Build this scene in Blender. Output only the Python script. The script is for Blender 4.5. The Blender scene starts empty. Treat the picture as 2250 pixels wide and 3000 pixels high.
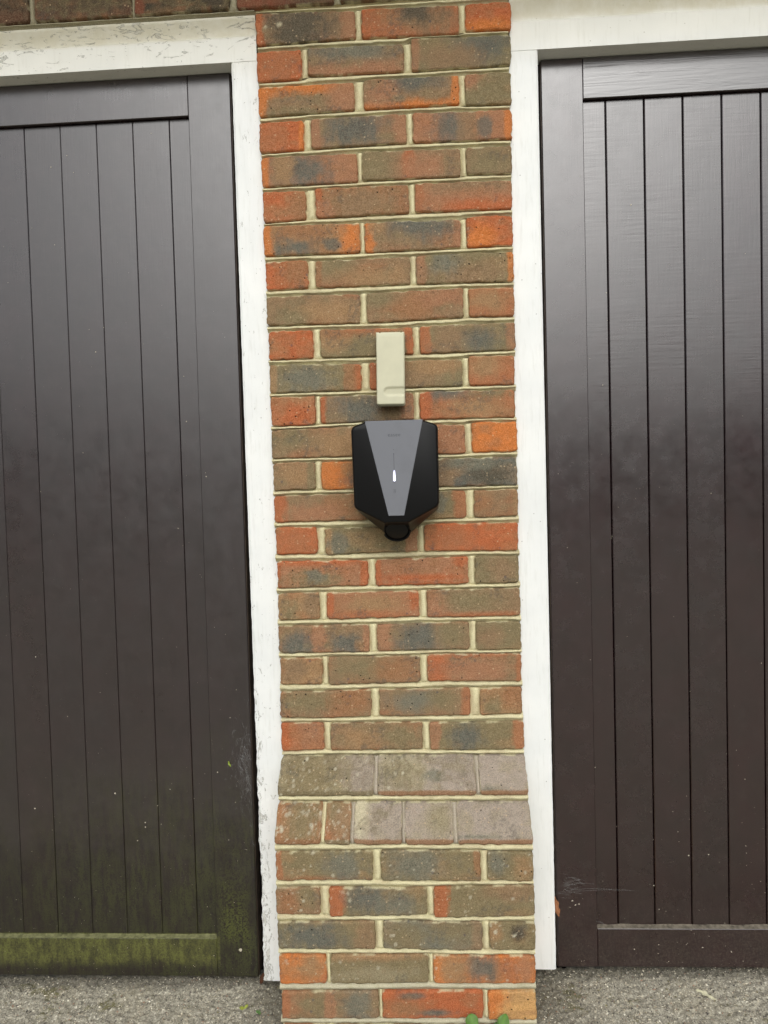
import bpy, math, random
import numpy as np
from mathutils import Matrix, Vector

random.seed(7)
rng = np.random.default_rng(7)
sc = bpy.context.scene
COL = sc.collection

# ------------------------------------------------------------------ camera
cam_d = bpy.data.cameras.new("camera")
cam = bpy.data.objects.new("camera", cam_d)
COL.objects.link(cam)
cam_d.sensor_fit = 'HORIZONTAL'
cam_d.sensor_width = 36.0
cam_d.lens = 36.0 * 2150.0 / 2250.0
cam_d.clip_start = 0.02
cam_d.clip_end = 200.0
R_ = Vector((0.9981990099815014, 0.05250979893176666, -0.029007886653392153))
F_ = Vector((-0.053625041595332615, 0.9977950189772276, -0.03910824744389515))
U_ = Vector((0.02689035860395798, 0.04059336300898856, 0.9988138402594204))
m = Matrix.Identity(4)
for i in range(3):
    m[i][0] = R_[i]; m[i][1] = U_[i]; m[i][2] = -F_[i]
m.translation = (0.3385643, -1.6360524, 1.2922334)
cam.matrix_world = m
sc.camera = cam

# ------------------------------------------------------------------ world: bright overcast
SUN_EL, SUN_AZ = math.radians(40), math.radians(176)      # behind the camera, high
w = bpy.data.worlds.new("World"); sc.world = w; w.use_nodes = True
nt = w.node_tree; nt.nodes.clear()
out = nt.nodes.new('ShaderNodeOutputWorld'); bg = nt.nodes.new('ShaderNodeBackground')
sky = nt.nodes.new('ShaderNodeTexSky'); sky.sky_type = 'NISHITA'; sky.sun_disc = False
sky.sun_elevation = SUN_EL; sky.sun_rotation = SUN_AZ; sky.dust_density = 5.0; sky.air_density = 1.0; sky.ozone_density = 1.0
hs = nt.nodes.new('ShaderNodeHueSaturation'); hs.inputs['Saturation'].default_value = 0.25
nt.links.new(sky.outputs[0], hs.inputs['Color']); wb = nt.nodes.new('ShaderNodeMix'); wb.data_type = 'RGBA'; wb.blend_type = 'MULTIPLY'; wb.inputs[0].default_value = 1.0
wb.inputs[7].default_value = (0.975, 1.0, 1.012, 1.0)          # cool light of the cloud layer
nt.links.new(hs.outputs[0], wb.inputs[6]); nt.links.new(wb.outputs[2], bg.inputs['Color'])
bg.inputs['Strength'].default_value = 0.15
nt.links.new(bg.outputs[0], out.inputs[0])
sun_d = bpy.data.lights.new("sun", 'SUN'); sun_d.energy = 0.5; sun_d.angle = math.radians(50); sun_d.color = (1.0, 0.97, 0.92)
sun = bpy.data.objects.new("sun", sun_d); COL.objects.link(sun)
sd = Vector((math.sin(SUN_AZ) * math.cos(SUN_EL), math.cos(SUN_AZ) * math.cos(SUN_EL), math.sin(SUN_EL)))
sun.rotation_euler = sd.to_track_quat('Z', 'Y').to_euler()
sun.location = (0, -5, 8)
sc.view_settings.view_transform = 'Standard'; sc.view_settings.look = 'None'
sc.view_settings.gamma = 1.0; sc.view_settings.use_curve_mapping = False
sc.view_settings.exposure = 0.0
sc.cycles.max_bounces = 8

# ------------------------------------------------------------------ helpers
def lin(r, g, b):
    def f(c):
        c /= 255.0
        return c / 12.92 if c <= 0.04045 else ((c + 0.055) / 1.055) ** 2.4
    return np.array((f(r), f(g), f(b)))

def _hash(ix, iy, iz, seed):
    h = (ix.astype(np.int64) * 374761393 + iy.astype(np.int64) * 668265263 + iz.astype(np.int64) * 2147483647 + seed * 1274126177) & 0xFFFFFFFF
    h = ((h ^ (h >> 13)) * 1274126177) & 0xFFFFFFFF
    h = h ^ (h >> 16)
    return (h & 0xFFFF) / 65535.0

def vn(x, y, z=0.0, seed=0):
    x = np.asarray(x, float); y = np.asarray(y, float) + 0 * x; z = np.asarray(z, float) + 0 * x
    ix, iy, iz = np.floor(x), np.floor(y), np.floor(z)
    fx, fy, fz = x - ix, y - iy, z - iz
    fx = fx * fx * (3 - 2 * fx); fy = fy * fy * (3 - 2 * fy); fz = fz * fz * (3 - 2 * fz)
    r = 0
    for a in (0, 1):
        for b in (0, 1):
            for c in (0, 1):
                r = r + _hash(ix + a, iy + b, iz + c, seed) * (fx if a else 1 - fx) * (fy if b else 1 - fy) * (fz if c else 1 - fz)
    return r

def fbm(x, y, z=0.0, seed=0, o=3):
    s = 0; a = 1; t = 0
    for i in range(o):
        s = s + a * vn(np.asarray(x) * 2 ** i, np.asarray(y) * 2 ** i, np.asarray(z) * 2 ** i, seed + i * 17); t += a; a *= 0.5
    return s / t

def sst(a, b, x):
    t = np.clip((x - a) / (b - a), 0, 1)
    return t * t * (3 - 2 * t)

def link(name, me, parent=None, loc=(0, 0, 0), mat=None, smooth=False):
    """loc is the world position of the part's origin; the mesh is local to it."""
    o = bpy.data.objects.new(name, me); COL.objects.link(o)
    if mat is not None and len(me.materials) == 0: me.materials.append(mat)
    if smooth: me.polygons.foreach_set('use_smooth', [True] * len(me.polygons))
    if parent is not None:
        o.parent = parent
        o.location = Vector(loc) - WL[parent.name]
    else:
        o.location = loc
    WL[o.name] = Vector(loc)
    return o
WL = {}

def thing(name, label, cat, loc, group=None, kind=None):
    o = bpy.data.objects.new(name, None); COL.objects.link(o); o.location = loc; o.empty_display_size = 0.05
    WL[o.name] = Vector(loc)
    return tag(o, label, cat, group, kind)

def tag(o, label=None, cat=None, group=None, kind=None):
    if label: o['label'] = label
    if cat: o['category'] = cat
    if group: o['group'] = group
    if kind: o['kind'] = kind
    return o

def mesh(name, verts, faces, cols=None):
    me = bpy.data.meshes.new(name)
    me.from_pydata([tuple(v) for v in verts], [], faces)
    if cols is not None:
        a = me.color_attributes.new('Col', 'FLOAT_COLOR', 'POINT')
        c = np.ones((len(verts), 4)); c[:, :3] = cols
        a.data.foreach_set('color', c.ravel())
    me.update()
    return me

def quads(nu, nv, off=0):
    f = []
    for j in range(nv - 1):
        r = off + j * nu
        for i in range(nu - 1):
            f.append((r + i, r + i + 1, r + nu + i + 1, r + nu + i))
    return f

class MB:
    def __init__(s): s.v = []; s.f = []; s.c = []
    def add(s, v, f, c=None):
        n = len(s.v); s.v += [tuple(p) for p in v]; s.f += [tuple(i + n for i in q) for q in f]
        if c is not None:
            c = np.asarray(c)
            s.c += [tuple(c)] * len(v) if c.ndim == 1 else [tuple(x) for x in c]
    def box(s, x0, x1, y0, y1, z0, z1, b=0.0):
        if b <= 0:
            v = [(x, y, z) for z in (z0, z1) for y in (y0, y1) for x in (x0, x1)]
            s.add(v, [(0, 2, 3, 1), (4, 5, 7, 6), (0, 1, 5, 4), (2, 6, 7, 3), (0, 4, 6, 2), (1, 3, 7, 5)]); return
        # chamfered on the front (-y) edges
        v = [(x0, y1, z0), (x1, y1, z0), (x1, y1, z1), (x0, y1, z1),
             (x0, y0 + b, z0), (x1, y0 + b, z0), (x1, y0 + b, z1), (x0, y0 + b, z1),
             (x0 + b, y0, z0 + b), (x1 - b, y0, z0 + b), (x1 - b, y0, z1 - b), (x0 + b, y0, z1 - b)]
        f = [(0, 3, 2, 1), (8, 9, 10, 11), (4, 5, 9, 8), (5, 6, 10, 9), (6, 7, 11, 10), (7, 4, 8, 11),
             (0, 1, 5, 4), (1, 2, 6, 5), (2, 3, 7, 6), (3, 0, 4, 7)]
        s.add(v, f)
    def mesh(s, name, off=(0, 0, 0)):
        v = np.array(s.v) - np.array(off)
        return mesh(name, v, s.f, np.array(s.c) if len(s.c) == len(s.v) and s.c else None)

# ------------------------------------------------------------------ material helpers
class N:
    def __init__(s, name):
        s.m = bpy.data.materials.new(name); s.m.use_nodes = True; s.t = s.m.node_tree; s.t.nodes.clear()
        s.out = s.n('ShaderNodeOutputMaterial'); s.b = s.n('ShaderNodeBsdfPrincipled'); s.l(s.b.outputs[0], s.out.inputs[0])
    def n(s, k, **kw):
        x = s.t.nodes.new(k)
        for a, b in kw.items(): setattr(x, a, b)
        return x
    def l(s, a, b): s.t.links.new(a, b)
    def val(s, sock, v):
        if hasattr(v, 'links') or hasattr(v, 'is_linked'): s.l(v, sock)
        elif isinstance(v, (tuple, list, np.ndarray)): sock.default_value = tuple(v) + ((1.0,) if len(v) == 3 and len(sock.default_value) == 4 else ())
        else: sock.default_value = v
    def coord(s, kind='Object', scale=(1, 1, 1), rnd=True):
        if kind == 'Position': c = s.n('ShaderNodeNewGeometry').outputs['Position']
        else: c = s.n('ShaderNodeTexCoord').outputs[kind]
        mp = s.n('ShaderNodeMapping'); s.l(c, mp.inputs[0]); mp.inputs['Scale'].default_value = scale
        if rnd:
            oi = s.n('ShaderNodeObjectInfo'); mu = s.n('ShaderNodeMath', operation='MULTIPLY'); s.l(oi.outputs['Random'], mu.inputs[0]); mu.inputs[1].default_value = 37.0
            cx = s.n('ShaderNodeCombineXYZ'); s.l(mu.outputs[0], cx.inputs[0]); s.l(mu.outputs[0], cx.inputs[1]); s.l(mu.outputs[0], cx.inputs[2]); s.l(cx.outputs[0], mp.inputs['Location'])
        return mp.outputs[0]
    def noise(s, co, scale, detail=3, rough=0.55, dist=0.0):
        x = s.n('ShaderNodeTexNoise'); s.l(co, x.inputs['Vector']); x.inputs['Scale'].default_value = scale
        x.inputs['Detail'].default_value = detail; x.inputs['Roughness'].default_value = rough; x.inputs['Distortion'].default_value = dist
        return x.outputs['Fac']
    def voro(s, co, scale, feature='F1'):
        x = s.n('ShaderNodeTexVoronoi', feature=feature); s.l(co, x.inputs['Vector']); x.inputs['Scale'].default_value = scale
        return x
    def ramp(s, v, a, b, lo=0.0, hi=1.0):
        x = s.n('ShaderNodeMapRange', interpolation_type='SMOOTHSTEP'); s.val(x.inputs['Value'], v)
        x.inputs['From Min'].default_value = a; x.inputs['From Max'].default_value = b; x.inputs['To Min'].default_value = lo; x.inputs['To Max'].default_value = hi
        return x.outputs[0]
    def math(s, op, a, b=0.0):
        x = s.n('ShaderNodeMath', operation=op); s.val(x.inputs[0], a); s.val(x.inputs[1], b); return x.outputs[0]
    def mix(s, f, a, b, mode='MIX'):
        x = s.n('ShaderNodeMix', data_type='RGBA', blend_type=mode); s.val(x.inputs[0], f); s.val(x.inputs[6], a); s.val(x.inputs[7], b); return x.outputs[2]
    def bump(s, h, strength=0.3, dist=0.001, normal=None):
        x = s.n('ShaderNodeBump'); s.val(x.inputs['Height'], h); x.inputs['Strength'].default_value = strength; x.inputs['Distance'].default_value = dist
        if normal is not None: s.l(normal, x.inputs['Normal'])
        return x.outputs[0]
    def xyz(s, co):
        x = s.n('ShaderNodeSeparateXYZ'); s.l(co, x.inputs[0]); return x.outputs
    def set(s, **kw):
        for k, v in kw.items(): s.val(s.b.inputs[k.replace('_', ' ')], v)

def simple(name, col, rough=0.5, spec=0.5, bump=None, var=0.0, vs=60):
    a = N(name); c = tuple(col)
    a.set(Roughness=rough)
    a.b.inputs['Specular IOR Level'].default_value = spec
    co = a.coord()
    n = a.noise(co, vs, 4)
    f = a.ramp(n, 0.3, 0.7)
    a.val(a.b.inputs['Base Color'], a.mix(f, tuple(np.array(c) * (1 - var)), tuple(np.minimum(1, np.array(c) * (1 + var)))))
    if bump: a.val(a.b.inputs['Normal'], a.bump(a.noise(co, bump[0], 3), bump[1], bump[2]))
    return a.m

# brick: colour attribute + fired-clay grain
def brick_mat():
    a = N('fired_clay')
    at = a.n('ShaderNodeAttribute', attribute_name='Col').outputs['Color']
    co = a.coord()
    fine = a.noise(co, 420, 4, 0.7)
    med = a.noise(co, 90, 4, 0.6, 0.6)
    wr = a.noise(a.coord(scale=(0.55, 1, 1.5)), 230, 3, 0.6, 1.2)
    c = a.mix(a.ramp(fine, 0.3, 0.7), a.mix(0.36, at, (0.02, 0.01, 0.0)), a.mix(0.09, at, (1, 0.86, 0.62)))
    c = a.mix(a.math('MULTIPLY', a.ramp(med, 0.52, 0.72), 0.10), c, tuple(lin(170, 128, 100)))
    c = a.mix(a.math('MULTIPLY', a.ramp(a.noise(co, 33, 3), 0.5, 0.72), 0.10), c, tuple(lin(84, 80, 68)))
    # pale and dark inclusions
    v = a.voro(co, 130); vc = a.xyz(v.outputs['Color'])
    sp = a.math('MULTIPLY', a.ramp(v.outputs['Distance'], 0.30, 0.16), a.ramp(vc[0], 0.86, 0.90))
    c = a.mix(a.math('MULTIPLY', sp, 0.55), c, tuple(lin(196, 172, 138)))
    v2 = a.voro(co, 75); vc2 = a.xyz(v2.outputs['Color'])
    pit = a.math('MULTIPLY', a.ramp(a.math('ADD', v2.outputs['Distance'], a.math('MULTIPLY', a.math('SUBTRACT', a.noise(co, 300, 3), 0.5), 0.22)), 0.15, 0.09), a.ramp(vc2[1], 0.82, 0.85))
    c = a.mix(a.math('MULTIPLY', pit, 0.9), c, tuple(lin(38, 28, 24)))
    v3 = a.voro(co, 40); vc3 = a.xyz(v3.outputs['Color'])
    bl = a.math('MULTIPLY', a.ramp(v3.outputs['Distance'], 0.16, 0.08), a.ramp(vc3[2], 0.84, 0.88))
    c = a.mix(a.math('MULTIPLY', bl, 0.5), c, tuple(lin(74, 74, 84)))
    a.val(a.b.inputs['Base Color'], c)
    a.set(Roughness=0.95); a.b.inputs['Specular IOR Level'].default_value = 0.1
    h = a.math('SUBTRACT', a.math('ADD', a.math('MULTIPLY', wr, 1.0), a.math('MULTIPLY', fine, 0.6)), a.math('MULTIPLY', pit, 1.2))
    a.val(a.b.inputs['Normal'], a.bump(h, 0.9, 0.0015))
    return a.m
M_BRICK = brick_mat()

def mortar_mat():
    a = N('lime_mortar')
    at = a.n('ShaderNodeAttribute', attribute_name='Col').outputs['Color']
    co = a.coord(rnd=False)
    fine = a.noise(co, 500, 4, 0.75); med = a.noise(co, 60, 4, 0.6)
    c = a.mix(a.ramp(fine, 0.25, 0.75), a.mix(0.28, at, (0.1, 0.08, 0.03)), a.mix(0.2, at, (1, 1, 0.92)))
    c = a.mix(a.math('MULTIPLY', a.ramp(med, 0.5, 0.75), 0.35), c, tuple(lin(150, 142, 104)))
    a.val(a.b.inputs['Base Color'], c); a.set(Roughness=0.95); a.b.inputs['Specular IOR Level'].default_value = 0.2
    a.val(a.b.inputs['Normal'], a.bump(a.math('ADD', fine, a.noise(co, 160, 3)), 0.7, 0.0012))
    return a.m
M_MORTAR = mortar_mat()

def white_paint(name, peel, fz=0.45, fx=1.0):
    """old gloss paint; peel > 0 lets it crack and flake near the rot at the bottom and along the edge"""
    a = N(name)
    co = a.coord(rnd=False); P = a.coord('Position', rnd=False); p = a.xyz(P)
    base = a.mix(a.ramp(a.noise(co, 7, 4), 0.3, 0.75), tuple(lin(236, 237, 234)), tuple(lin(226, 228, 226)))
    st = a.noise(a.coord(scale=(1, 1, 0.12), rnd=False), 150, 4, 0.6)
    base = a.mix(a.math('MULTIPLY', a.ramp(st, 0.5, 0.8), 0.28), base, tuple(lin(188, 188, 178)))
    sp = a.voro(co, 70); sc_ = a.xyz(sp.outputs['Color'])
    d = a.math('MULTIPLY', a.ramp(sp.outputs['Distance'], 0.12, 0.05), a.ramp(sc_[0], 0.80, 0.84))
    base = a.mix(a.math('MULTIPLY', d, 0.6), base, tuple(lin(110, 104, 92)))
    h = a.math('MULTIPLY', st, 0.5)
    # towards the head: grime, plus the overhang's shade painted into the colour
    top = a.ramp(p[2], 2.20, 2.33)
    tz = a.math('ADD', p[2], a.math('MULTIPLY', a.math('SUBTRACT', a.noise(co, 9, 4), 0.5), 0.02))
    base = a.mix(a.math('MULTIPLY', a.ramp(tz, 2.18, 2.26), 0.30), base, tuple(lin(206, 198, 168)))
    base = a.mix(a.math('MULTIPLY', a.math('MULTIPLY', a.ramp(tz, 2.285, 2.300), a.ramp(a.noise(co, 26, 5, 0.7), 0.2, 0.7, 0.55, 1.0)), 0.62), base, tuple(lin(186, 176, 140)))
    if peel > 0:
        cell = a.noise(a.coord(scale=(fx, 1, fz), rnd=False), 75, 5, 0.72, 1.5)
        low = a.ramp(p[2], 1.35, 0.15)
        edge = a.ramp(p[0], -0.030, -0.060)
        where = a.math('ADD', a.math('MULTIPLY', low, a.math('ADD', 0.06, a.math('MULTIPLY', edge, 0.94))), a.math('MULTIPLY', top, 0.6))
        th = a.math('SUBTRACT', cell, a.math('MULTIPLY', where, 0.16 * peel))
        flk = a.ramp(th, 0.345, 0.325)
        base = a.mix(a.math('MULTIPLY', flk, 0.55), base, tuple(lin(186, 184, 172)))
        crack = a.math('MULTIPLY', a.ramp(th, 0.352, 0.338), a.ramp(th, 0.318, 0.332))
        base = a.mix(a.math('MULTIPLY', crack, 0.8), base, tuple(lin(84, 78, 66)))
        h = a.math('ADD', h, a.math('MULTIPLY', flk, -2.2))
    a.val(a.b.inputs['Base Color'], base)
    a.set(Roughness=0.42); a.b.inputs['Specular IOR Level'].default_value = 0.4
    a.val(a.b.inputs['Normal'], a.bump(h, 0.6, 0.0009))
    return a.m
M_WHITE_OLD = white_paint('flaking_white_paint', 1.0)
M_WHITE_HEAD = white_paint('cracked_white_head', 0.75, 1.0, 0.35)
M_WHITE = white_paint('white_paint', 0.0)

def door_mat(name, base, rough, spec, algae, ripple):
    a = N(name)
    co = a.coord(rnd=True); P = a.coord('Position', rnd=False); p = a.xyz(P)
    c = a.mix(a.ramp(a.noise(co, 14, 5, 0.65), 0.3, 0.7), tuple(np.array(base) * 0.8), tuple(np.array(base) * 1.25))
    oi = a.n('ShaderNodeObjectInfo').outputs['Random']
    c = a.mix(a.ramp(oi, 0.0, 1.0, 0.0, 0.30), c, tuple(np.array(base) * 0.45))
    r = a.math('ADD', a.math('ADD', rough, a.math('MULTIPLY', a.math('SUBTRACT', oi, 0.5), 0.05)), a.math('MULTIPLY', a.math('SUBTRACT', a.noise(P, 22, 5, 0.7), 0.5), 0.20))
    streak = a.noise(a.coord('Position', scale=(1, 1, 0.16), rnd=False), 95, 5, 0.75)
    dots = a.noise(P, 330, 2, 0.6)
    # film of dust
    c = a.mix(a.math('MULTIPLY', a.ramp(a.noise(P, 48, 5, 0.7), 0.45, 0.75), 0.04), c, tuple(lin(120, 112, 104)))
    if algae:
        z = a.math('ADD', p[2], a.math('MULTIPLY', a.math('SUBTRACT', a.noise(P, 5.5, 4, 0.65), 0.5), 0.5))
        lo = a.ramp(z, 0.74, 0.20)
        xr = a.ramp(p[0], -0.75, -0.12, 0.55, 1.0)
        g = a.math('MULTIPLY', a.math('MULTIPLY', lo, xr), a.ramp(a.math('ADD', a.math('MULTIPLY', streak, 0.55), a.math('MULTIPLY', dots, 0.45)), 0.40, 0.56))
        clump = a.ramp(a.noise(a.coord('Position', scale=(1, 1, 0.45), rnd=False), 16, 6, 0.72), 0.38, 0.58, 0.40, 1.0)
        g = a.math('MULTIPLY', g, clump)
        c = a.mix(a.math('MULTIPLY', g, 0.9), c, tuple(lin(68, 70, 34)))
        c = a.mix(a.math('MULTIPLY', lo, 0.35), c, tuple(lin(24, 24, 15)))
        # bright growth on the bottom rail, thinning to its lower edge
        rail = a.math('MULTIPLY', a.ramp(a.math('ADD', p[2], a.math('MULTIPLY', a.math('SUBTRACT', a.noise(P, 20, 3), 0.5), 0.03)), 0.137, 0.170), a.ramp(p[2], 0.224, 0.2185))
        rl = a.math('MULTIPLY', rail, a.ramp(p[0], -0.172, -0.178))
        rl = a.math('MULTIPLY', rl, a.ramp(a.math('ADD', a.math('MULTIPLY', streak, 0.5), a.math('MULTIPLY', dots, 0.5)), 0.38, 0.60, 0.35, 1.0))
        rl = a.math('MULTIPLY', rl, a.ramp(a.noise(a.coord('Position', scale=(1, 1, 0.7), rnd=False), 34, 5, 0.75), 0.36, 0.60, 0.35, 1.0))
        c = a.mix(a.math('MULTIPLY', rl, 0.85), c, tuple(lin(102, 104, 50)))
        # patch on the stile
        sx = a.math('MULTIPLY', a.ramp(p[0], -0.185, -0.150), a.ramp(p[0], -0.092, -0.115))
        sz = a.math('MULTIPLY', a.ramp(z, 0.13, 0.2), a.ramp(z, 0.42, 0.22))
        c = a.mix(a.math('MULTIPLY', a.math('MULTIPLY', a.math('MULTIPLY', sx, sz), a.ramp(dots, 0.38, 0.6)), 0.62), c, tuple(lin(80, 84, 32)))
        r = a.math('ADD', r, a.math('MULTIPLY', lo, 0.22)); sp_ = a.ramp(lo, 0.0, 1.0, spec, spec * 0.45)
    else:
        lo = a.ramp(a.math('ADD', p[2], a.math('MULTIPLY', a.noise(P, 9, 3), 0.3)), 0.62, 0.2)
        c = a.mix(a.math('MULTIPLY', a.math('MULTIPLY', lo, a.ramp(dots, 0.4, 0.7)), 0.16), c, tuple(lin(140, 128, 110)))
        r = a.math('ADD', r, a.math('MULTIPLY', lo, 0.12))
    # scattered pale grit
    v = a.voro(P, 75); vc = a.xyz(v.outputs['Color'])
    g2 = a.math('MULTIPLY', a.ramp(v.outputs['Distance'], 0.10, 0.05), a.ramp(vc[0], 0.90, 0.93))
    g2 = a.math('MULTIPLY', g2, a.ramp(p[2], 1.1, 0.3, 0.12, 1.0))
    c = a.mix(a.math('MULTIPLY', g2, 0.35), c, tuple(lin(170, 160, 140)))
    a.val(a.b.inputs['Base Color'], c); a.val(a.b.inputs['Roughness'], r)
    a.b.inputs['Specular IOR Level'].default_value = spec
    if algae: a.val(a.b.inputs['Specular IOR Level'], sp_)
    a.b.inputs['IOR'].default_value = 1.7
    hh = a.math('ADD', a.math('MULTIPLY', a.noise(a.coord(scale=(6, 1, 0.3)), 60, 3), 0.25), a.math('MULTIPLY', a.noise(co, 9, 2), 1.0))
    hh = a.math('ADD', hh, a.math('MULTIPLY', dots, 0.10))
    nrm = a.bump(hh, 0.35, 0.0012)
    if ripple:
        rp = a.noise(a.coord(scale=(0.07, 1, 1.0)), 130, 3, 0.6, 0.4)
        rp = a.math('MULTIPLY', rp, a.math('MULTIPLY', a.ramp(p[2], 1.25, 1.7), a.ramp(a.noise(co, 6, 2), 0.35, 0.6, 0.2, 1.0)))
        nrm = a.bump(rp, ripple, 0.0008, nrm)
    a.val(a.b.inputs['Normal'], nrm)
    return a.m
M_DOOR_L = door_mat('weathered_brown_gloss', lin(32, 17, 19), 0.31, 0.80, True, 0.10)
M_STILE_R = door_mat('brown_gloss_stile', lin(31, 9, 13), 0.27, 0.78, False, 0.0)
M_DOOR_R = door_mat('brown_gloss', lin(31, 9, 13), 0.25, 0.82, False, 0.30)

def grain_mat():
    a = N('grained_brown_rail')
    co = a.coord(rnd=False)
    g = a.noise(a.coord(scale=(0.06, 1, 1.0), rnd=False), 75, 3, 0.5, 1.2)
    a.val(a.b.inputs['Base Color'], a.mix(a.ramp(a.noise(co, 14, 4), 0.3, 0.7), tuple(lin(26, 13, 15)), tuple(lin(34, 19, 20))))
    a.set(Roughness=0.32); a.b.inputs['Specular IOR Level'].default_value = 1.0; a.b.inputs['IOR'].default_value = 1.7
    a.val(a.b.inputs['Normal'], a.bump(g, 0.42, 0.0022))
    return a.m
M_GRAIN = grain_mat()
M_DARK = simple('dark_gap_shade', lin(22, 17, 16), 0.8, 0.2, var=0.2)  # near-black standing in for unlit gaps and the shaded key box base
M_EDGE = simple('worn_door_edge', lin(62, 50, 40), 0.55, 0.4, var=0.35, vs=40)
M_PLAST_BLACK = simple('satin_black_plastic', lin(6, 6, 7), 0.42, 0.24, bump=(900, 0.2, 0.0003), var=0.1, vs=300)
M_SOCKET = simple('matt_black_rubber', lin(10, 10, 10), 0.5, 0.3, var=0.1)

def panel_mat():
    a = N('matt_grey_cover'); co = a.coord(rnd=False)
    c = a.mix(a.math('MULTIPLY', a.ramp(a.noise(co, 26, 4, 0.6), 0.5, 0.72), 0.16), tuple(lin(112, 114, 120)), tuple(lin(84, 84, 86)))
    a.val(a.b.inputs['Base Color'], c); a.set(Roughness=0.55); a.b.inputs['Specular IOR Level'].default_value = 0.45
    return a.m
M_PANEL = panel_mat()
M_PRINT = simple('embossed_print', lin(66, 67, 71), 0.5, 0.4)
M_BEIGE = simple('beige_painted_metal', lin(200, 197, 170), 0.5, 0.4, bump=(700, 0.12, 0.0003), var=0.035, vs=30)

def emit(name, col, s):
    a = N(name); a.set(Roughness=0.4); a.val(a.b.inputs['Base Color'], (0.8, 0.8, 0.9)); a.val(a.b.inputs['Emission Color'], col); a.b.inputs['Emission Strength'].default_value = s
    return a.m
M_LED = emit('status_led', (0.86, 0.9, 1.0), 1.6)
M_LED_HALO = emit('led_glow', (0.50, 0.52, 0.95), 0.55)  # dim violet surface painting the glow around the status light

def asphalt_mat():
    a = N('asphalt')
    P = a.coord('Position', rnd=False); p = a.xyz(P)
    f = a.noise(P, 260, 4, 0.7)
    c = a.mix(a.ramp(f, 0.3, 0.7), tuple(lin(112, 108, 97)), tuple(lin(190, 184, 166)))
    c = a.mix(a.math('MULTIPLY', a.ramp(a.noise(P, 7, 4), 0.45, 0.7), 0.35), c, tuple(lin(168, 160, 138)))
    v = a.voro(P, 150); vc = a.xyz(v.outputs['Color'])
    s = a.math('MULTIPLY', a.ramp(v.outputs['Distance'], 0.42, 0.26), a.ramp(vc[0], 0.80, 0.85))
    c = a.mix(a.math('MULTIPLY', s, 0.8), c, tuple(lin(214, 208, 190)))
    c = a.mix(a.math('MULTIPLY', a.ramp(a.noise(P, 13, 5, 0.72), 0.58, 0.68), 0.75), c, tuple(lin(92, 88, 42)))
    # darker along the foot of the wall and beside the pier
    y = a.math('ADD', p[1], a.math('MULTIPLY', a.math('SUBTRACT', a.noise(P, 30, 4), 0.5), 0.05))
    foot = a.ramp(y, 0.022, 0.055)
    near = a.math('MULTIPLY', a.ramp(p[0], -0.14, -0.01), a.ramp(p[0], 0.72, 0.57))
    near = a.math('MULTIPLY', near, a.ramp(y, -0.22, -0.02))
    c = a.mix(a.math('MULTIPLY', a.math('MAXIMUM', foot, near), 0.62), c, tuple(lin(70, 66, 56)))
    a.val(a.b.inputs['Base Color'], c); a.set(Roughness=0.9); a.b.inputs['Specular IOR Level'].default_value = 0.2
    a.val(a.b.inputs['Normal'], a.bump(f, 0.6, 0.002))
    return a.m
M_ASPH = asphalt_mat()

def vcol_mat(name, rough=0.85, spec=0.3, trans=0.0, var=0.18, vs=300):
    a = N(name); at = a.n('ShaderNodeAttribute', attribute_name='Col').outputs['Color']
    co = a.coord(rnd=False)
    a.val(a.b.inputs['Base Color'], a.mix(a.ramp(a.noise(co, vs, 3), 0.3, 0.7), a.mix(var, at, (0, 0, 0)), at))
    a.set(Roughness=rough); a.b.inputs['Specular IOR Level'].default_value = spec
    return a.m
M_STONE = vcol_mat('loose_stone')

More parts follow.
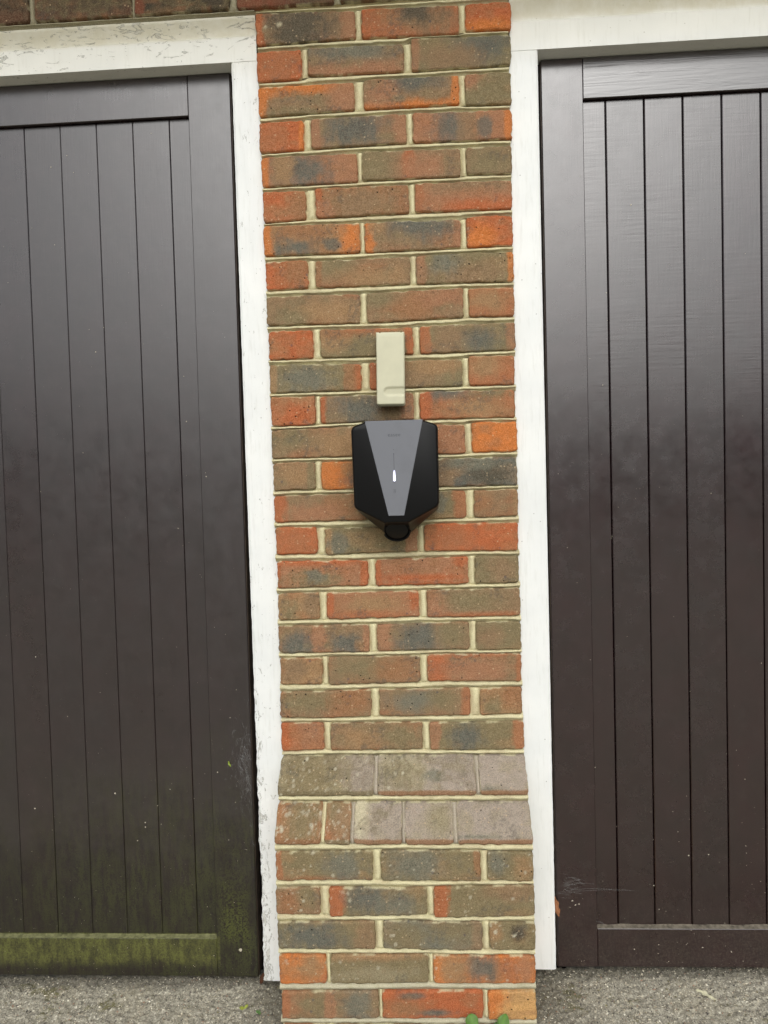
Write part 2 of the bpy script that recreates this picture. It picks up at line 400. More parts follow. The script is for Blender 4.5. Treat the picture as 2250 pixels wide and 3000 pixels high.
# ------------------------------------------------------------------ measured brickwork (millimetres on the wall plane)
ROWS = {
1: [(-0.8, 218.8, 2330.1, 2323.3, 2261.6, 2264.3), (231.7, 443.9, 2325.2, 2321.1, 2263.5, 2260.6), (457.5, 556.1, 2322.2, 2321.8, 2265.6, 2263.5)],
2: [(-1.6, 98.2, 2248.8, 2247.7, 2183.2, 2184.3), (111.4, 322.4, 2249.7, 2245.4, 2189.5, 2187.2), (338.7, 553.7, 2256.2, 2251.9, 2187.1, 2187.5)],
3: [(-1.1, 211.6, 2171.1, 2170.9, 2107.2, 2111.5), (232.0, 441.0, 2174.5, 2172.4, 2111.2, 2110.7), (453.8, 552.7, 2173.6, 2173.8, 2107.6, 2105.2)],
4: [(-1.0, 98.0, 2093.9, 2095.7, 2028.6, 2031.4), (113.6, 324.3, 2097.6, 2097.3, 2032.6, 2034.6), (337.6, 553.0, 2098.1, 2093.3, 2033.9, 2031.2)],
5: [(1.3, 214.3, 2019.5, 2018.4, 1955.1, 1956.5), (224.5, 440.4, 2019.9, 2017.3, 1958.0, 1957.1), (452.5, 551.3, 2017.9, 2017.4, 1959.7, 1957.4)],
6: [(1.9, 97.8, 1944.9, 1943.0, 1876.3, 1881.0), (118.5, 325.3, 1946.0, 1944.9, 1881.7, 1883.0), (338.3, 549.7, 1946.2, 1943.6, 1883.2, 1882.2)],
7: [(0.1, 214.9, 1870.1, 1866.9, 1804.1, 1802.5), (225.2, 436.5, 1867.6, 1863.6, 1802.0, 1802.5), (449.5, 550.0, 1868.9, 1868.1, 1802.7, 1803.3)],
8: [(2.7, 97.3, 1791.7, 1791.5, 1728.7, 1729.5), (113.8, 323.9, 1788.8, 1789.4, 1730.0, 1729.1), (337.3, 550.3, 1790.8, 1790.0, 1728.5, 1725.3)],
9: [(1.2, 211.1, 1714.4, 1712.4, 1650.3, 1648.8), (225.5, 438.5, 1713.0, 1716.1, 1648.2, 1651.7), (450.6, 549.8, 1714.3, 1712.5, 1652.4, 1650.0)],
10: [(3.5, 103.4, 1638.6, 1637.9, 1575.2, 1575.5), (120.0, 326.6, 1638.1, 1633.9, 1574.8, 1575.1), (340.1, 549.8, 1636.6, 1637.0, 1575.8, 1576.7)],
11: [(3.0, 208.6, 1564.8, 1559.2, 1501.1, 1500.8), (227.2, 433.1, 1560.5, 1561.7, 1501.3, 1502.1), (447.0, 547.4, 1566.4, 1565.4, 1501.6, 1500.8)],
12: [(3.3, 103.5, 1491.5, 1491.3, 1426.7, 1427.5), (115.2, 323.9, 1489.6, 1490.9, 1429.2, 1431.7), (336.2, 545.8, 1492.1, 1489.9, 1430.9, 1429.1)],
13: [(2.8, 216.7, 1418.4, 1420.9, 1355.1, 1353.8), (235.2, 435.2, 1419.0, 1417.7, 1353.3, 1353.2), (450.0, 549.5, 1422.1, 1419.6, 1354.8, 1354.5)],
14: [(3.6, 98.7, 1344.1, 1344.5, 1282.2, 1282.4), (112.5, 323.9, 1344.1, 1343.0, 1282.0, 1280.9), (340.3, 547.8, 1342.9, 1343.1, 1280.4, 1280.2)],
15: [(3.1, 213.1, 1270.9, 1271.6, 1211.3, 1211.2), (229.7, 433.3, 1271.2, 1271.2, 1209.9, 1210.3), (451.3, 548.3, 1271.5, 1270.7, 1210.6, 1211.4)],
16: [(4.0, 98.1, 1199.9, 1198.3, 1138.0, 1137.8), (116.1, 324.0, 1195.3, 1194.5, 1135.3, 1137.8), (338.5, 546.7, 1198.3, 1197.0, 1137.5, 1134.1)],
17: [(5.1, 211.1, 1123.2, 1121.3, 1061.5, 1064.2), (227.8, 435.4, 1122.2, 1123.5, 1062.5, 1062.2), (449.8, 546.7, 1124.0, 1122.9, 1061.9, 1063.1)],
18: [(4.6, 98.7, 1049.6, 1049.8, 988.5, 988.8), (115.5, 324.2, 1049.4, 1049.2, 988.5, 990.8), (340.8, 548.4, 1050.9, 1051.5, 989.2, 988.5)],
19: [(2.5, 209.6, 975.9, 976.2, 913.7, 913.2), (226.4, 433.9, 974.6, 977.4, 915.0, 914.8), (449.1, 548.4, 977.1, 976.0, 913.3, 912.9)],
20: [(3.3, 100.2, 901.8, 902.3, 841.1, 840.9), (113.7, 321.5, 903.3, 902.9, 839.5, 841.9), (338.1, 547.7, 904.7, 904.5, 843.4, 841.6)],
21: [(1.0, 209.4, 824.0, 827.4, 763.9, 764.8), (227.5, 432.3, 827.2, 828.1, 765.8, 765.5), (453.8, 547.8, 826.5, 828.5, 766.1, 768.3)],
22: [(1.0, 99.6, 752.3, 752.5, 687.3, 690.7), (114.4, 323.2, 751.5, 752.0, 688.4, 689.8), (339.0, 550.2, 749.7, 750.6, 687.1, 686.3)],
23: [(0.0, 212.6, 677.5, 676.3, 608.2, 607.7), (222.2, 437.0, 677.0, 675.8, 607.7, 607.2), (446.4, 550.2, 674.8, 674.1, 607.2, 607.0)],
24: [(1.0, 100.5, 594.8, 594.3, 527.0, 526.8), (109.5, 164.2, 594.2, 593.9, 526.8, 526.6), (172.0, 274.5, 593.9, 593.2, 526.6, 526.3), (281.4, 383.0, 593.2, 592.6, 526.3, 526.0), (393.0, 550.5, 592.6, 591.6, 526.0, 525.6)],
25: [(2.3, 210.7, 509.9, 512.6, 447.9, 449.2), (228.2, 439.0, 513.0, 512.5, 447.9, 447.0), (453.2, 548.6, 509.8, 509.6, 447.0, 447.0)],
26: [(0.5, 96.0, 431.2, 433.5, 373.9, 372.8), (114.9, 324.3, 433.5, 431.4, 369.7, 373.4), (338.6, 550.5, 433.6, 438.2, 367.6, 371.8)],
27: [(1.4, 211.5, 355.8, 359.7, 297.9, 298.1), (229.1, 439.7, 359.7, 359.0, 299.1, 296.6), (454.0, 550.6, 358.2, 357.6, 298.0, 298.5)],
28: [(1.9, 104.4, 284.3, 284.9, 220.6, 222.4), (113.3, 323.5, 284.9, 287.0, 221.5, 225.4), (333.5, 549.1, 285.3, 285.1, 224.1, 225.8)],
29: [(5.0, 214.9, 203.4, 206.5, 144.1, 145.4), (222.8, 438.3, 206.6, 208.4, 146.3, 148.6), (447.9, 549.6, 207.1, 209.3, 145.5, 146.6)],
30: [(3.0, 103.0, 130.0, 131.0, 66.0, 66.0), (114.0, 325.0, 131.0, 132.0, 66.0, 66.0), (337.0, 550.0, 132.0, 133.0, 66.0, 66.0)],
}
PAL = {'R': lin(186, 96, 52), 'r': lin(174, 106, 68), 'O': lin(212, 120, 52), 'D': lin(156, 108, 72), 'N': lin(143, 114, 84),
       'V': lin(130, 116, 84), 'G': lin(92, 96, 90), 'P': lin(168, 116, 84), 'K': lin(76, 72, 62), 'L': lin(162, 126, 88),
       'M': lin(164, 151, 138), 'Y': lin(214, 164, 102), 'W': lin(206, 196, 164), 'm': lin(148, 137, 108), 'S': lin(226, 218, 178), 'k': lin(60, 54, 48), 'g': lin(114, 114, 100)}
SPEC = {
1: ["N|K .42 .5 .32 .8|R .02 .5 .07 2|P .95 .5 .08 2|W .24 .62 .03 .08|W .1 .55 .02 .06", "R|N .6 .5 .45 .55|K .58 .85 .22 .4|r .3 .15 .2 .3", "R|O .5 .1 .6 .3"],
2: ["R|r .5 .5 .4 .6", "N|g .45 .85 .4 .35|P .5 .1 .6 .3", "V|G .72 .6 .28 .5|P .02 .4 .06 2|N .4 .3 .3 .4"],
3: ["N|O .4 .95 .7 .28|O .02 .6 .07 2|V .4 .05 .3 .2|P .9 .5 .15 1", "N|O .98 .4 .06 2|O .5 .0 .6 .22|G .55 .85 .26 .28|P .2 .5 .15 .5", "V|P .1 .8 .25 .3"],
4: ["R|r .3 .4 .3 .5|O .97 .3 .08 1", "N|G .48 .55 .32 .55|P .03 .5 .08 2|P .95 .3 .1 1", "P|G .38 .5 .17 .6|G .72 .5 .08 .45|O .97 .5 .05 2|N .55 .5 .1 2"],
5: ["P|G .44 .45 .27 .7|O .02 .5 .05 2|N .2 .3 .1 .6|L .25 .6 .1 .5", "N|R .48 .6 .07 .8|P .6 .4 .25 .5|V .1 .5 .2 .8", "N|V .5 .4 .5 .6"],
6: ["r|R .3 .8 .3 .3|D .9 .3 .2 .5", "D|N .5 .4 .4 .5|R .03 .5 .06 2|P .1 .2 .1 .5", "P|N .5 .9 .5 .25|R .7 .1 .4 .3|r .04 .5 .06 2"],
7: ["L|D .4 .8 .3 .4|G .35 .22 .2 .3|O .02 .5 .06 2|O .92 .6 .12 1.2|G .7 .3 .1 .2", "N|G .56 .85 .3 .5|O .02 .4 .08 2|L .12 .8 .1 .3|P .97 .5 .04 2", "R|O .3 .3 .4 .4"],
8: ["R|D .75 .75 .45 .7", "N|V .2 .8 .2 .4|L .6 .3 .4 .4|D .02 .5 .05 2", "V|P .04 .5 .07 2|O .97 .5 .04 2|N .5 .3 .4 .4|g .3 .7 .15 .4"],
9: ["N|V .3 .3 .2 .4|L .7 .4 .3 .4", "N|D .45 .4 .3 .5|V .1 .8 .2 .3|P .8 .7 .2 .3", "r|L .4 .6 .4 .4"],
10: ["R", "V|L .1 .7 .2 .5|R .97 .5 .06 2|D .3 .9 .3 .2|r .6 .95 .3 .1", "V|R .06 .5 .08 2|G .6 .4 .22 .4|P .97 .6 .06 1.2|N .3 .5 .2 1"],
11: ["V|g .4 .45 .28 .5|R .97 .5 .05 2|D .88 .4 .08 1|L .03 .5 .05 2", "V|R .03 .5 .07 2|N .5 .5 .3 .5|L .7 .8 .3 .3", "r|L .3 .7 .4 .4"],
12: ["r|R .6 .3 .3 .4", "N|G .42 .45 .27 .6|R .01 .5 .05 2|P .95 .5 .08 1.5", "r|G .3 .98 .25 .3|R .05 .4 .07 1.2|L .6 .4 .3 .4|V .75 .9 .2 .2"],
13: ["N|L .7 .4 .3 .5|V .2 .7 .2 .4", "r|P .85 .5 .2 .8", "O"],
14: ["N|L .5 .6 .4 .4|V .9 .4 .1 .8", "V|O .12 .5 .24 2|G .6 .5 .3 .6", "G|N .25 .5 .1 1|K .7 .4 .2 .4|N .0 .5 .15 2|g .5 .8 .3 .2"],
15: ["N|R .04 .4 .1 1.6|D .7 .5 .2 .5|P .4 .3 .3 .3", "V|r .97 .5 .1 1.5|g .7 .6 .1 .4", "N|L .95 .5 .07 2|D .2 .6 .2 .5"],
16: ["R|r .5 .5 .4 .4", "V|L .03 .5 .05 2|P .95 .3 .08 1|g .15 .4 .1 .4", "R|r .3 .4 .2 .4"],
17: ["P|R .5 .98 .6 .18|R .01 .5 .03 2|R .97 .5 .05 2|V .4 .25 .3 .4|g .42 .4 .1 .25", "P|R .5 .28 .4 .14|R .92 .85 .08 .3|R .02 .5 .04 2|R .5 .02 .5 .1", "V|N .6 .5 .3 .5"],
18: ["L|V .3 .3 .2 .4|N .8 .6 .2 .5", "P|L .5 .5 .3 .4|R .03 .5 .05 2|R .95 .8 .06 .6|r .4 .1 .4 .2", "N|P .1 .3 .15 .6|V .5 .6 .3 .4|r .6 .05 .5 .12"],
19: ["N|G .2 .25 .2 .45|G .75 .3 .14 .35|P .45 .5 .08 1|P .97 .4 .04 1", "N|G .45 .45 .24 .6|P .06 .5 .1 2|V .8 .6 .15 .5", "V|N .3 .4 .3 .5"],
20: ["L|N .3 .6 .3 .5", "N|V .4 .6 .3 .5|D .7 .5 .2 .5", "N|R .12 .5 .14 2|P .5 .4 .4 .5|r .98 .5 .04 2|r .5 .97 .5 .1"],
21: ["N|V .3 .6 .3 .4|D .8 .6 .2 .5", "N|g .4 .6 .25 .4|r .97 .4 .06 1.5|V .7 .6 .15 .4", "L|D .8 .7 .3 .4|V .3 .3 .2 .4"],
22: ["r|R .05 .4 .15 .9|P .7 .6 .3 .6", "N|V .75 .5 .2 .6|L .3 .4 .2 .4", "V|G .38 .45 .17 .5|r .98 .5 .09 2|P .05 .6 .07 1"],
23: ["m|V .3 .4 .4 .7|M .9 .5 .2 1", "M|W .22 .8 .2 .35|m .25 .6 .25 .5|g .58 .5 .10 .16", "M|g .2 .1 .3 .15"],
24: ["D|V .6 .6 .4 .6", "D|V .4 .8 .4 .3|N .7 .5 .3 .5", "M|W .12 .8 .2 .6", "M|m .7 .6 .3 .4", "M|g .25 .22 .3 .04"],
25: ["V|r .02 .4 .06 1|D .4 .02 .5 .14|g .7 .5 .2 .5", "V|g .35 .5 .3 .6|D .97 .7 .04 .6", "V|L .8 .4 .2 .4|g .2 .6 .2 .4"],
26: ["N|D .3 .3 .3 .5|V .7 .7 .2 .4", "V|R .06 .5 .1 2|G .4 .6 .2 .5|g .7 .4 .2 .5", "V|R .05 .3 .1 2|N .8 .8 .3 .3"],
27: ["V|G .35 .5 .3 .6|N .9 .4 .1 1", "g|V .2 .4 .2 .6|N .95 .5 .07 1|V .7 .7 .2 .4", "V|k .6 .6 .15 .25|L .1 .7 .15 .4"],
28: ["O|L .7 .6 .3 .5|r .97 .1 .1 .3", "V|L .4 .97 .5 .17|m .5 .3 .4 .3", "O|G .46 .55 .18 .6|L .2 .5 .15 .6|r .75 .5 .1 .5|P .9 .6 .1 .6"],
29: ["N|V .4 .5 .2 .6|P .5 .4 .06 .9|g .8 .5 .14 .6|r .03 .4 .06 1", "R|G .3 .82 .12 .12|G .5 .22 .18 .12|D .2 .4 .2 .3", "Y|O .1 .8 .25 .5|O .05 .4 .1 .8"],
30: ["D", "V", "N"],
}

def colours(spec, u, v, W, H, seed):
    parts = spec.split('|')
    c = np.tile(PAL[parts[0].strip()], (len(u), 1))
    x, y = u * W, v * H
    n1 = fbm(x * 38, y * 60, seed * 3.1, seed, 4); n2 = fbm(x * 120, y * 150, seed * 1.7, seed + 5, 3)
    n3 = fbm(x * 16, y * 30, seed * 2.3, seed + 9, 3); n4 = fbm(x * 210, y * 260, seed, seed + 31, 2)
    alt = PAL['V'] if parts[0] in ('N', 'V', 'D', 'g') else PAL['m'] if parts[0] in 'Mm' else PAL['D']
    c = c + (alt - c) * (0.5 * sst(0.45, 0.75, n1))[:, None]
    al2 = lin(158, 146, 130) if parts[0] in 'Mm' else PAL['r'] if parts[0] in ('N', 'D', 'P', 'L') else PAL['L']
    c = c + (al2 - c) * (0.45 * sst(0.5, 0.75, n3))[:, None]
    n5 = fbm(x * 170, y * 11, seed * 1.1, seed + 51, 3)
    for p in parts[1:]:
        k, cu, cv, ru, rv = p.split(); cu, cv, ru, rv = map(float, (cu, cv, ru, rv))
        d = np.sqrt(((u - cu) / ru) ** 2 + ((v - cv) / rv) ** 2)
        big = min(ru * W, rv * H) > 0.012
        d = d + (n1 - 0.5) * (1.1 if big else 0.6) + (n2 - 0.5) * 0.40 + (n4 - .5) * .25 + (n5 - .5) * .7
        edge = 0.6 if ru < .12 else 1.25
        wgt = 1 - sst(1 - edge * .6, 1 + edge * .5, d)
        c = c + (PAL[k] - c) * (wgt * (0.92 if ru >= .12 else 0.78))[:, None]
    c = c * (0.76 + 0.26 * n2 + 0.14 * n4 + 0.08 * n5)[:, None]
    cr = fbm(x * 34 + y * 22, y * 120 - x * 12, seed * 4.7, seed + 61, 3)
    c = c * (1 - 0.34 * np.clip(1 - np.abs(cr - 0.5) / 0.022, 0, 1) * sst(.45, .6, n3))[:, None]
    st = fbm(x * 26, y * 26, seed * 2.9, seed + 71, 3)
    c = c + (lin(72, 72, 70) - c) * (0.45 * sst(.62, .72, st) * sst(.45, .6, n4))[:, None]
    return c

def parts_red(seed): return seed in (232, 240, 242, 243, 244, 231)

def brick_mesh(q, y0, spec, seed, res=0.0025, plinth=None, yback=0.0135, lichen=0.0, offset=(0, 0, 0), efflo=0.0):
    """q = x0,x1,ztl,ztr,zbl,zbr in metres. plinth=(run, lip) makes the sloping plinth special."""
    x0, x1, tl, tr, bl, br = q
    W = x1 - x0; H = (tl + tr - bl - br) / 2
    nu = max(8, int(W / res)); nv = max(8, int((H * (1.25 if plinth else 1)) / res))
    U, V = np.meshgrid(np.linspace(0, 1, nu), np.linspace(0, 1, nv))
    u, v = U.ravel(), V.ravel()
    # squeeze samples towards the arrises
    ue = 0.5 - 0.5 * np.cos(np.pi * u); u = u * 0.75 + ue * 0.25
    ve = 0.5 - 0.5 * np.cos(np.pi * v); v = v * 0.75 + ve * 0.25
    X, Z = u * W, v * H
    s = seed * 7.31
    # wandering arrises
    amp = 0.0011 if res < 0.004 else 0.0006
    dl, dr, db, dt = u * W, (1 - u) * W, v * H, (1 - v) * H
    de = np.minimum(np.minimum(dl, dr), np.minimum(db, dt))
    fall = np.clip(1 - de / 0.012, 0, 1) ** 1.3
    ox = (fbm(Z * 90, s, 0, seed + 1) - 0.5) * 4 * amp * fall
    oz = (fbm(X * 60, s + 9, 0, seed + 2) - 0.5) * 4.5 * amp * fall
    oz += (fbm(X * 130 + s, Z * 130 + s * 1.3, s, seed + 3) - 0.5) * 2.0 * amp * fall
    ox += (fbm(X * 130 + s, Z * 130 + s * 1.7, s + 4, seed + 4) - 0.5) * 2.0 * amp * fall
    # rounded corners
    rc = 0.0055
    cx = np.minimum(dl, dr); cz = np.minimum(db, dt)
    k = np.clip(1 - cx / rc, 0, 1) * np.clip(1 - cz / rc, 0, 1)
    ox += np.where(u < .5, 1, -1) * k * 0.0020; oz += np.where(v < .5, 1, -1) * k * 0.0018
    x = x0 + X + ox
    zb = bl + (br - bl) * u; zt = tl + (tr - tl) * u
    R = 0.0030 + 0.0035 * sst(0.52, 0.8, fbm(X * 70, Z * 70, s, seed + 8))
    dd = np.clip(R - de, 0, None)
    back = (R - np.sqrt(np.clip(R * R - dd * dd, 0, None))) * 0.85
    cr_ = fbm(X * 34 + Z * 22, Z * 120 - X * 12, s, seed + 62, 3)
    rel = np.clip(1 - np.abs(cr_ - 0.5) / 0.03, 0, 1) * 0.0006 + (fbm(X * 45, Z * 45, s, seed + 6) - 0.5) * 0.0018 + (fbm(X * 160, Z * 200, s, seed + 7) - 0.5) * 0.0009
    if plinth is None:
        z = zb + (zt - zb) * v + oz
        y = y0 + back + rel
    else:
        run, lip = plinth
        fl = lip / H
        t = np.clip((v - fl) / (1 - fl), 0, 1)
        z = zb + (zt - zb) * v + oz
        y = y0 + run * t + rel * 0.6 + back * 0.6
        y += np.where(v < fl, 0, 0) + 0.0012 * np.exp(-((v - fl) / 0.05) ** 2)
    c = colours(spec, u, v, W, H, seed)
    if plinth is not None:
        lp = (1 - sst(fl * 0.85, fl * 1.15 + .01, v + (fbm(X * 60, s, 0, seed + 41) - .5) * .05))
        c = c + (PAL['D' if parts_red(seed) else 'V'] * 0.8 - c) * (lp * 0.85)[:, None]  # lip colour: moss and brick red, with its shade painted in
    # smears of mortar left on the arrises
    e = fbm(X * 47 + s * .37, Z * 110 + s * .71, s, seed + 11, 5)
    wt = (0.0007 + 0.0048 * sst(.5, .85, fbm(X * 55 + s, s, 0, seed + 12)))
    sm = sst(0.46, 0.60, e) * (1 - sst(0.3, 1.1, dt / wt)) * 0.7
    sm = np.maximum(sm, sst(0.48, 0.66, e) * (1 - sst(0.3, 1.1, np.minimum(np.minimum(dl, dr), db) / 0.0015)) * 0.55)
    c = c + (PAL['S'] - c) * sm[:, None]
    if efflo > 0:
        b = fbm(X * 22, Z * 30, s, seed + 20, 4)
        ridge = 1 - np.abs(b - 0.52) * 14
        c = c + (lin(104, 92, 66) - c) * (np.clip(ridge, 0, 1) * efflo)[:, None]
        c = c + (lin(100, 86, 60) - c) * (sst(.56, .64, b) * 0.5 * efflo)[:, None]
    if lichen > 0:
        r2 = np.random.default_rng(seed)
        for _ in range(int(90 * lichen)):
            a_, b_ = r2.random() ** 1.4 * W, r2.random() * H; rad = 0.0008 + 0.0030 * r2.random() ** 4
            d = np.hypot(X - a_, Z - b_) * (0.85 + 0.3 * e)
            c = c + (lin(206, 200, 176) - c) * ((1 - sst(rad * .8, rad * 1.2 + 0.0008, d)) * (0.2 + 0.6 * r2.random() ** 1.5))[:, None]
    verts = np.stack([x, y, z], 1)
    faces = quads(nu, nv)
    # skirt to the back
    bi = list(range(nu)) + [nu - 1 + nu * j for j in range(1, nv)] + [nu * (nv - 1) + i for i in range(nu - 2, -1, -1)] + [nu * j for j in range(nv - 2, 0, -1)]
    bv = verts[bi].copy(); bv[:, 1] = yback
    n0 = len(verts)
    verts = np.vstack([verts, bv]); c = np.vstack([c, c[bi]])
    L = len(bi)
    for i in range(L):
        j = (i + 1) % L
        faces.append((bi[j], bi[i], n0 + i, n0 + j))
    faces.append(tuple(n0 + i for i in range(L)))
    o = np.array([(x0 + x1) / 2, y0, (tl + br) / 2])
    return mesh('brick', verts - o, faces, c), o

# ------------------------------------------------------------------ ground
def gz(x, y):
    x = np.asarray(x, float); y = np.asarray(y, float)
    return 0.1195 + 0.024 * np.clip(x, -1.5, 2.0) + 0.02 * np.clip(y, -3, 0.3) - 0.03

GO = 0.026      # near the wall the driveway surface lies this much above the base plane
def near_height(x, y):
    z = gz(x, y) + GO
    z = z + (fbm(x * 9, y * 9, 0, 61) - .5) * 0.006
    z = z + (fbm(x * 110, y * 110, 0, 62, 3) - .5) * 0.0075
    z = z - 0.004 * (1 - sst(0.3, 0.9, np.abs(vn(x * 170, y * 170, 3, 63))))
    return z
xs = np.concatenate([[-60, -25, -10, -5, -3, -2.2], np.linspace(-1.5, 2.2, 38), [3, 5, 10, 25, 60]])
ys = np.concatenate([[-60, -30, -15, -8, -5, -3.5, -2.5, -2, -1.5, -1.2, -0.9, -0.7], np.linspace(-0.6, 0.3, 10), [1.0, 4.0]])
GX, GY = np.meshgrid(xs, ys)
me = mesh('ground', np.stack([GX.ravel(), GY.ravel(), gz(GX, GY).ravel()], 1), quads(len(xs), len(ys)))
g = link('ground', me, mat=M_ASPH, smooth=True)
tag(g, 'grey asphalt driveway stretching away in front of the garages', None, None, 'structure')
xs = np.linspace(-1.35, 1.85, 860); ys = np.linspace(-0.52, 0.085, 165)
GX, GY = np.meshgrid(xs, ys)
Zn = near_height(GX, GY)
fade = sst(0, 0.10, np.minimum(np.minimum(GX + 1.35, 1.85 - GX), GY + 0.52))
Zn = (gz(GX, GY) - 0.004) * (1 - fade) + Zn * fade
me = mesh('driveway', np.stack([GX.ravel(), GY.ravel(), Zn.ravel()], 1), quads(len(xs), len(ys)))
g = link('driveway', me, mat=M_ASPH, smooth=True)
tag(g, 'rough worn asphalt edge meeting the foot of the brick pier and garage doors', None, None, 'structure')

# stone chips bedded in the asphalt
mb_v, mb_f, mb_c = [], [], []
chip_cols = [lin(206, 198, 176), lin(176, 166, 146), lin(140, 134, 122), lin(112, 106, 98), lin(88, 84, 78), lin(228, 222, 204), lin(150, 122, 102), lin(120, 114, 84)]
pw = np.array([.13, .22, .24, .17, .1, .05, .05, .04]); pw /= pw.sum()
octf = [(0, 2, 4), (2, 1, 4), (1, 3, 4), (3, 0, 4), (2, 0, 5), (1, 2, 5), (3, 1, 5), (0, 3, 5)]
nch = 36000
cxs = np.concatenate([rng.uniform(-1.0, 0.02, nch // 2), rng.uniform(0.53, 1.4, nch // 2)]); cys = rng.uniform(-0.30, 0.075, nch)
cz = near_height(cxs, cys)
base = 0
for i in range(nch):
    r = 0.0009 + 0.0021 * rng.random() ** 3
    ang = rng.random() * 6.28; ca, sa = math.cos(ang), math.sin(ang)
    el = 0.6 + 0.8 * rng.random()
    V = [(1 * el, 0.1), (-1 * el, -.1), (0.2, 0.8), (-.1, -.9)]
    dz = r * 0.15
    for a_, b_ in V: mb_v.append((cxs[i] + r * (a_ * ca - b_ * sa), cys[i] + r * (a_ * sa + b_ * ca), cz[i] + dz + (rng.random() - .5) * r * .5))
    mb_v.append((cxs[i], cys[i], cz[i] + dz + r * 0.55)); mb_v.append((cxs[i], cys[i], cz[i] - r))
    mb_f += [tuple(base + k for k in t) for t in octf]; base += 6
    cc = chip_cols[rng.choice(8, p=pw)] * (0.92 + 0.38 * rng.random())
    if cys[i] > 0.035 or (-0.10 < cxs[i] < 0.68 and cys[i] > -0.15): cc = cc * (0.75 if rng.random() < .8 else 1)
    mb_c += [tuple(cc)] * 6
g = link('gravel_chips', mesh('gravel_chips', mb_v, mb_f, np.array(mb_c)), mat=M_STONE)
tag(g, 'pale and grey stone chips bedded in the asphalt by the doors', 'gravel', None, 'stuff')

# ------------------------------------------------------------------ brick pillar
PB = (0.275, 0.0, 0.11)
pillar = thing('brick_pillar', 'narrow multicoloured brick pier with cream mortar and a stepped plinth between the two garage doors', 'brick pier', PB, kind='thing')
def y_of(k): return 0.0 if k <= 22 else (-0.056 if k == 23 else -0.112)
for k, row in ROWS.items():
    for i, q in enumerate(row):
        qm = tuple(t / 1000 for t in q)
        seed = k * 10 + i
        pl = (0.056, 0.0100) if k in (23, 24) else None
        li = {230: .9, 231: .2, 240: 1.0, 241: .5}.get(seed, 0.0)
        if 25 <= k <= 28: li = 0.22
        if seed == 12: li = 0
        me, o = brick_mesh(qm, y_of(k), SPEC[k][i], seed, plinth=pl, lichen=li, efflo=0.5 if seed in (230, 231, 242) else 0)
        b = link('brick', me, pillar, o, M_BRICK, smooth=True)
        if k == 23: b['label'] = 'sloping plinth brick with a flat lilac grey weathered face'
        if k == 24: b['label'] = 'sloping plinth brick on the lower plinth course'
        if seed == 132: b['label'] = 'bright orange half brick'

S_ = lin(224, 214, 166); SB = lin(204, 188, 142); SLOW = lin(176, 170, 138); MAUVE = lin(168, 154, 134)
class Grid:
    def __init__(s): s.v = []; s.f = []; s.c = []; s.n = 0
    def add(s, P, nu, nv, C):
        s.v.append(P); s.c.append(C); s.f += quads(nu, nv, s.n); s.n += len(P)
    def mesh(s, name, off=(0, 0, 0)):
        return mesh(name, np.vstack(s.v) - np.array(off), s.f, np.vstack(s.c))

def bed(G, xa, xb, up, lo, y0, seed, col=S_, step=0.0025):
    n = int((xb - xa) / step); xs = np.linspace(xa, xb, n)
    zu = np.interp(xs, up[0], up[1]); zl = np.interp(xs, lo[0], lo[1])
    zu = zu + (fbm(xs * 60, 1.5, 0, seed) - .5) * 0.002; zl = zl + (fbm(xs * 60, 4.5, 0, seed) - .5) * 0.002
    lip = 0.60 + (fbm(xs * 18, 7.7, 0, seed) - .5) * 0.40
    T = [(-0.28, .0125), (-0.02, .0088), (0.07, .0078), (.3, .0050), (.55, .0026), (1.0, .0010), (1.03, .0036), (1.35, .0066), (2.0, .0078), (2.28, .0125)]
    P, C = [], []
    for j, (t, yy) in enumerate(T):
        # t in 0..1 runs upper edge->lip, 1..2 lip->lower edge
        tt = np.where(t <= 1, t * lip, lip + (t - 1) * (1 - lip))
        z = zu + (zl - zu) * tt
        jit = (fbm(xs * 160, t * 9.0, 0, seed + 3) - .5) * 0.0013 + (fbm(xs * 420, t * 21.0, 0, seed + 4) - .5) * 0.0010
        y = y0 + yy + (jit if 0 <= t <= 1.9 else 0) + 0 * xs
        P.append(np.stack([xs, y, z + (jit * .6)], 1))
        n2 = fbm(xs * 30, t * 2.0, 0, seed + 6)
        cc = col + (SB - col) * sst(.4, .8, n2)[:, None] if col is S_ else np.tile(col, (n, 1))
        if t > 1: cc = cc * 0.93  # mortar darkened below the lip, painting the shade it casts
        cc = cc * (0.72 + 0.38 * fbm(xs * 22, t * 3.0 + 5, 0, seed + 9, 4))[:, None]
        C.append(cc)
    G.add(np.vstack(P), n, len(T), np.vstack(C))

def perp(G, xa, xb, zt, zb, yf, seed, col=S_):
    """upright joint; yf(z) is the face depth"""
    n = max(10, int((zt - zb) / 0.003)); zs = np.linspace(zt, zb, n)
    T = [(-.25, .0125), (-.02, .0088), (.14, .0078), (.22, .0046), (.5, .0022), (.8, .0016), (.88, .0050), (1.02, .0078), (1.25, .0125)]
    P, C = [], []
    for j, (t, yy) in enumerate(T):
        x = xa + (xb - xa) * t + (fbm(zs * 70, t * 3, 0, seed) - .5) * 0.0022
        jit = (fbm(zs * 150, t * 9.0, 0, seed + 3) - .5) * 0.0014
        endb = np.clip(1 - np.minimum(zt - zs, zs - zb) / 0.004, 0, 1)
        y = np.array([yf(z) for z in zs]) + yy + jit * (0 <= t <= 1) + endb * np.clip(0.0062 - yy, 0, 1)
        P.append(np.stack([x, y, zs], 1))
        n2 = fbm(zs * 30, t * 2.0, 0, seed + 6)
        C.append(col + (SB - col) * sst(.4, .8, n2)[:, None] if col is S_ else np.tile(col, (n, 1)))
    G.add(np.vstack(P), n, len(T), np.vstack(C))

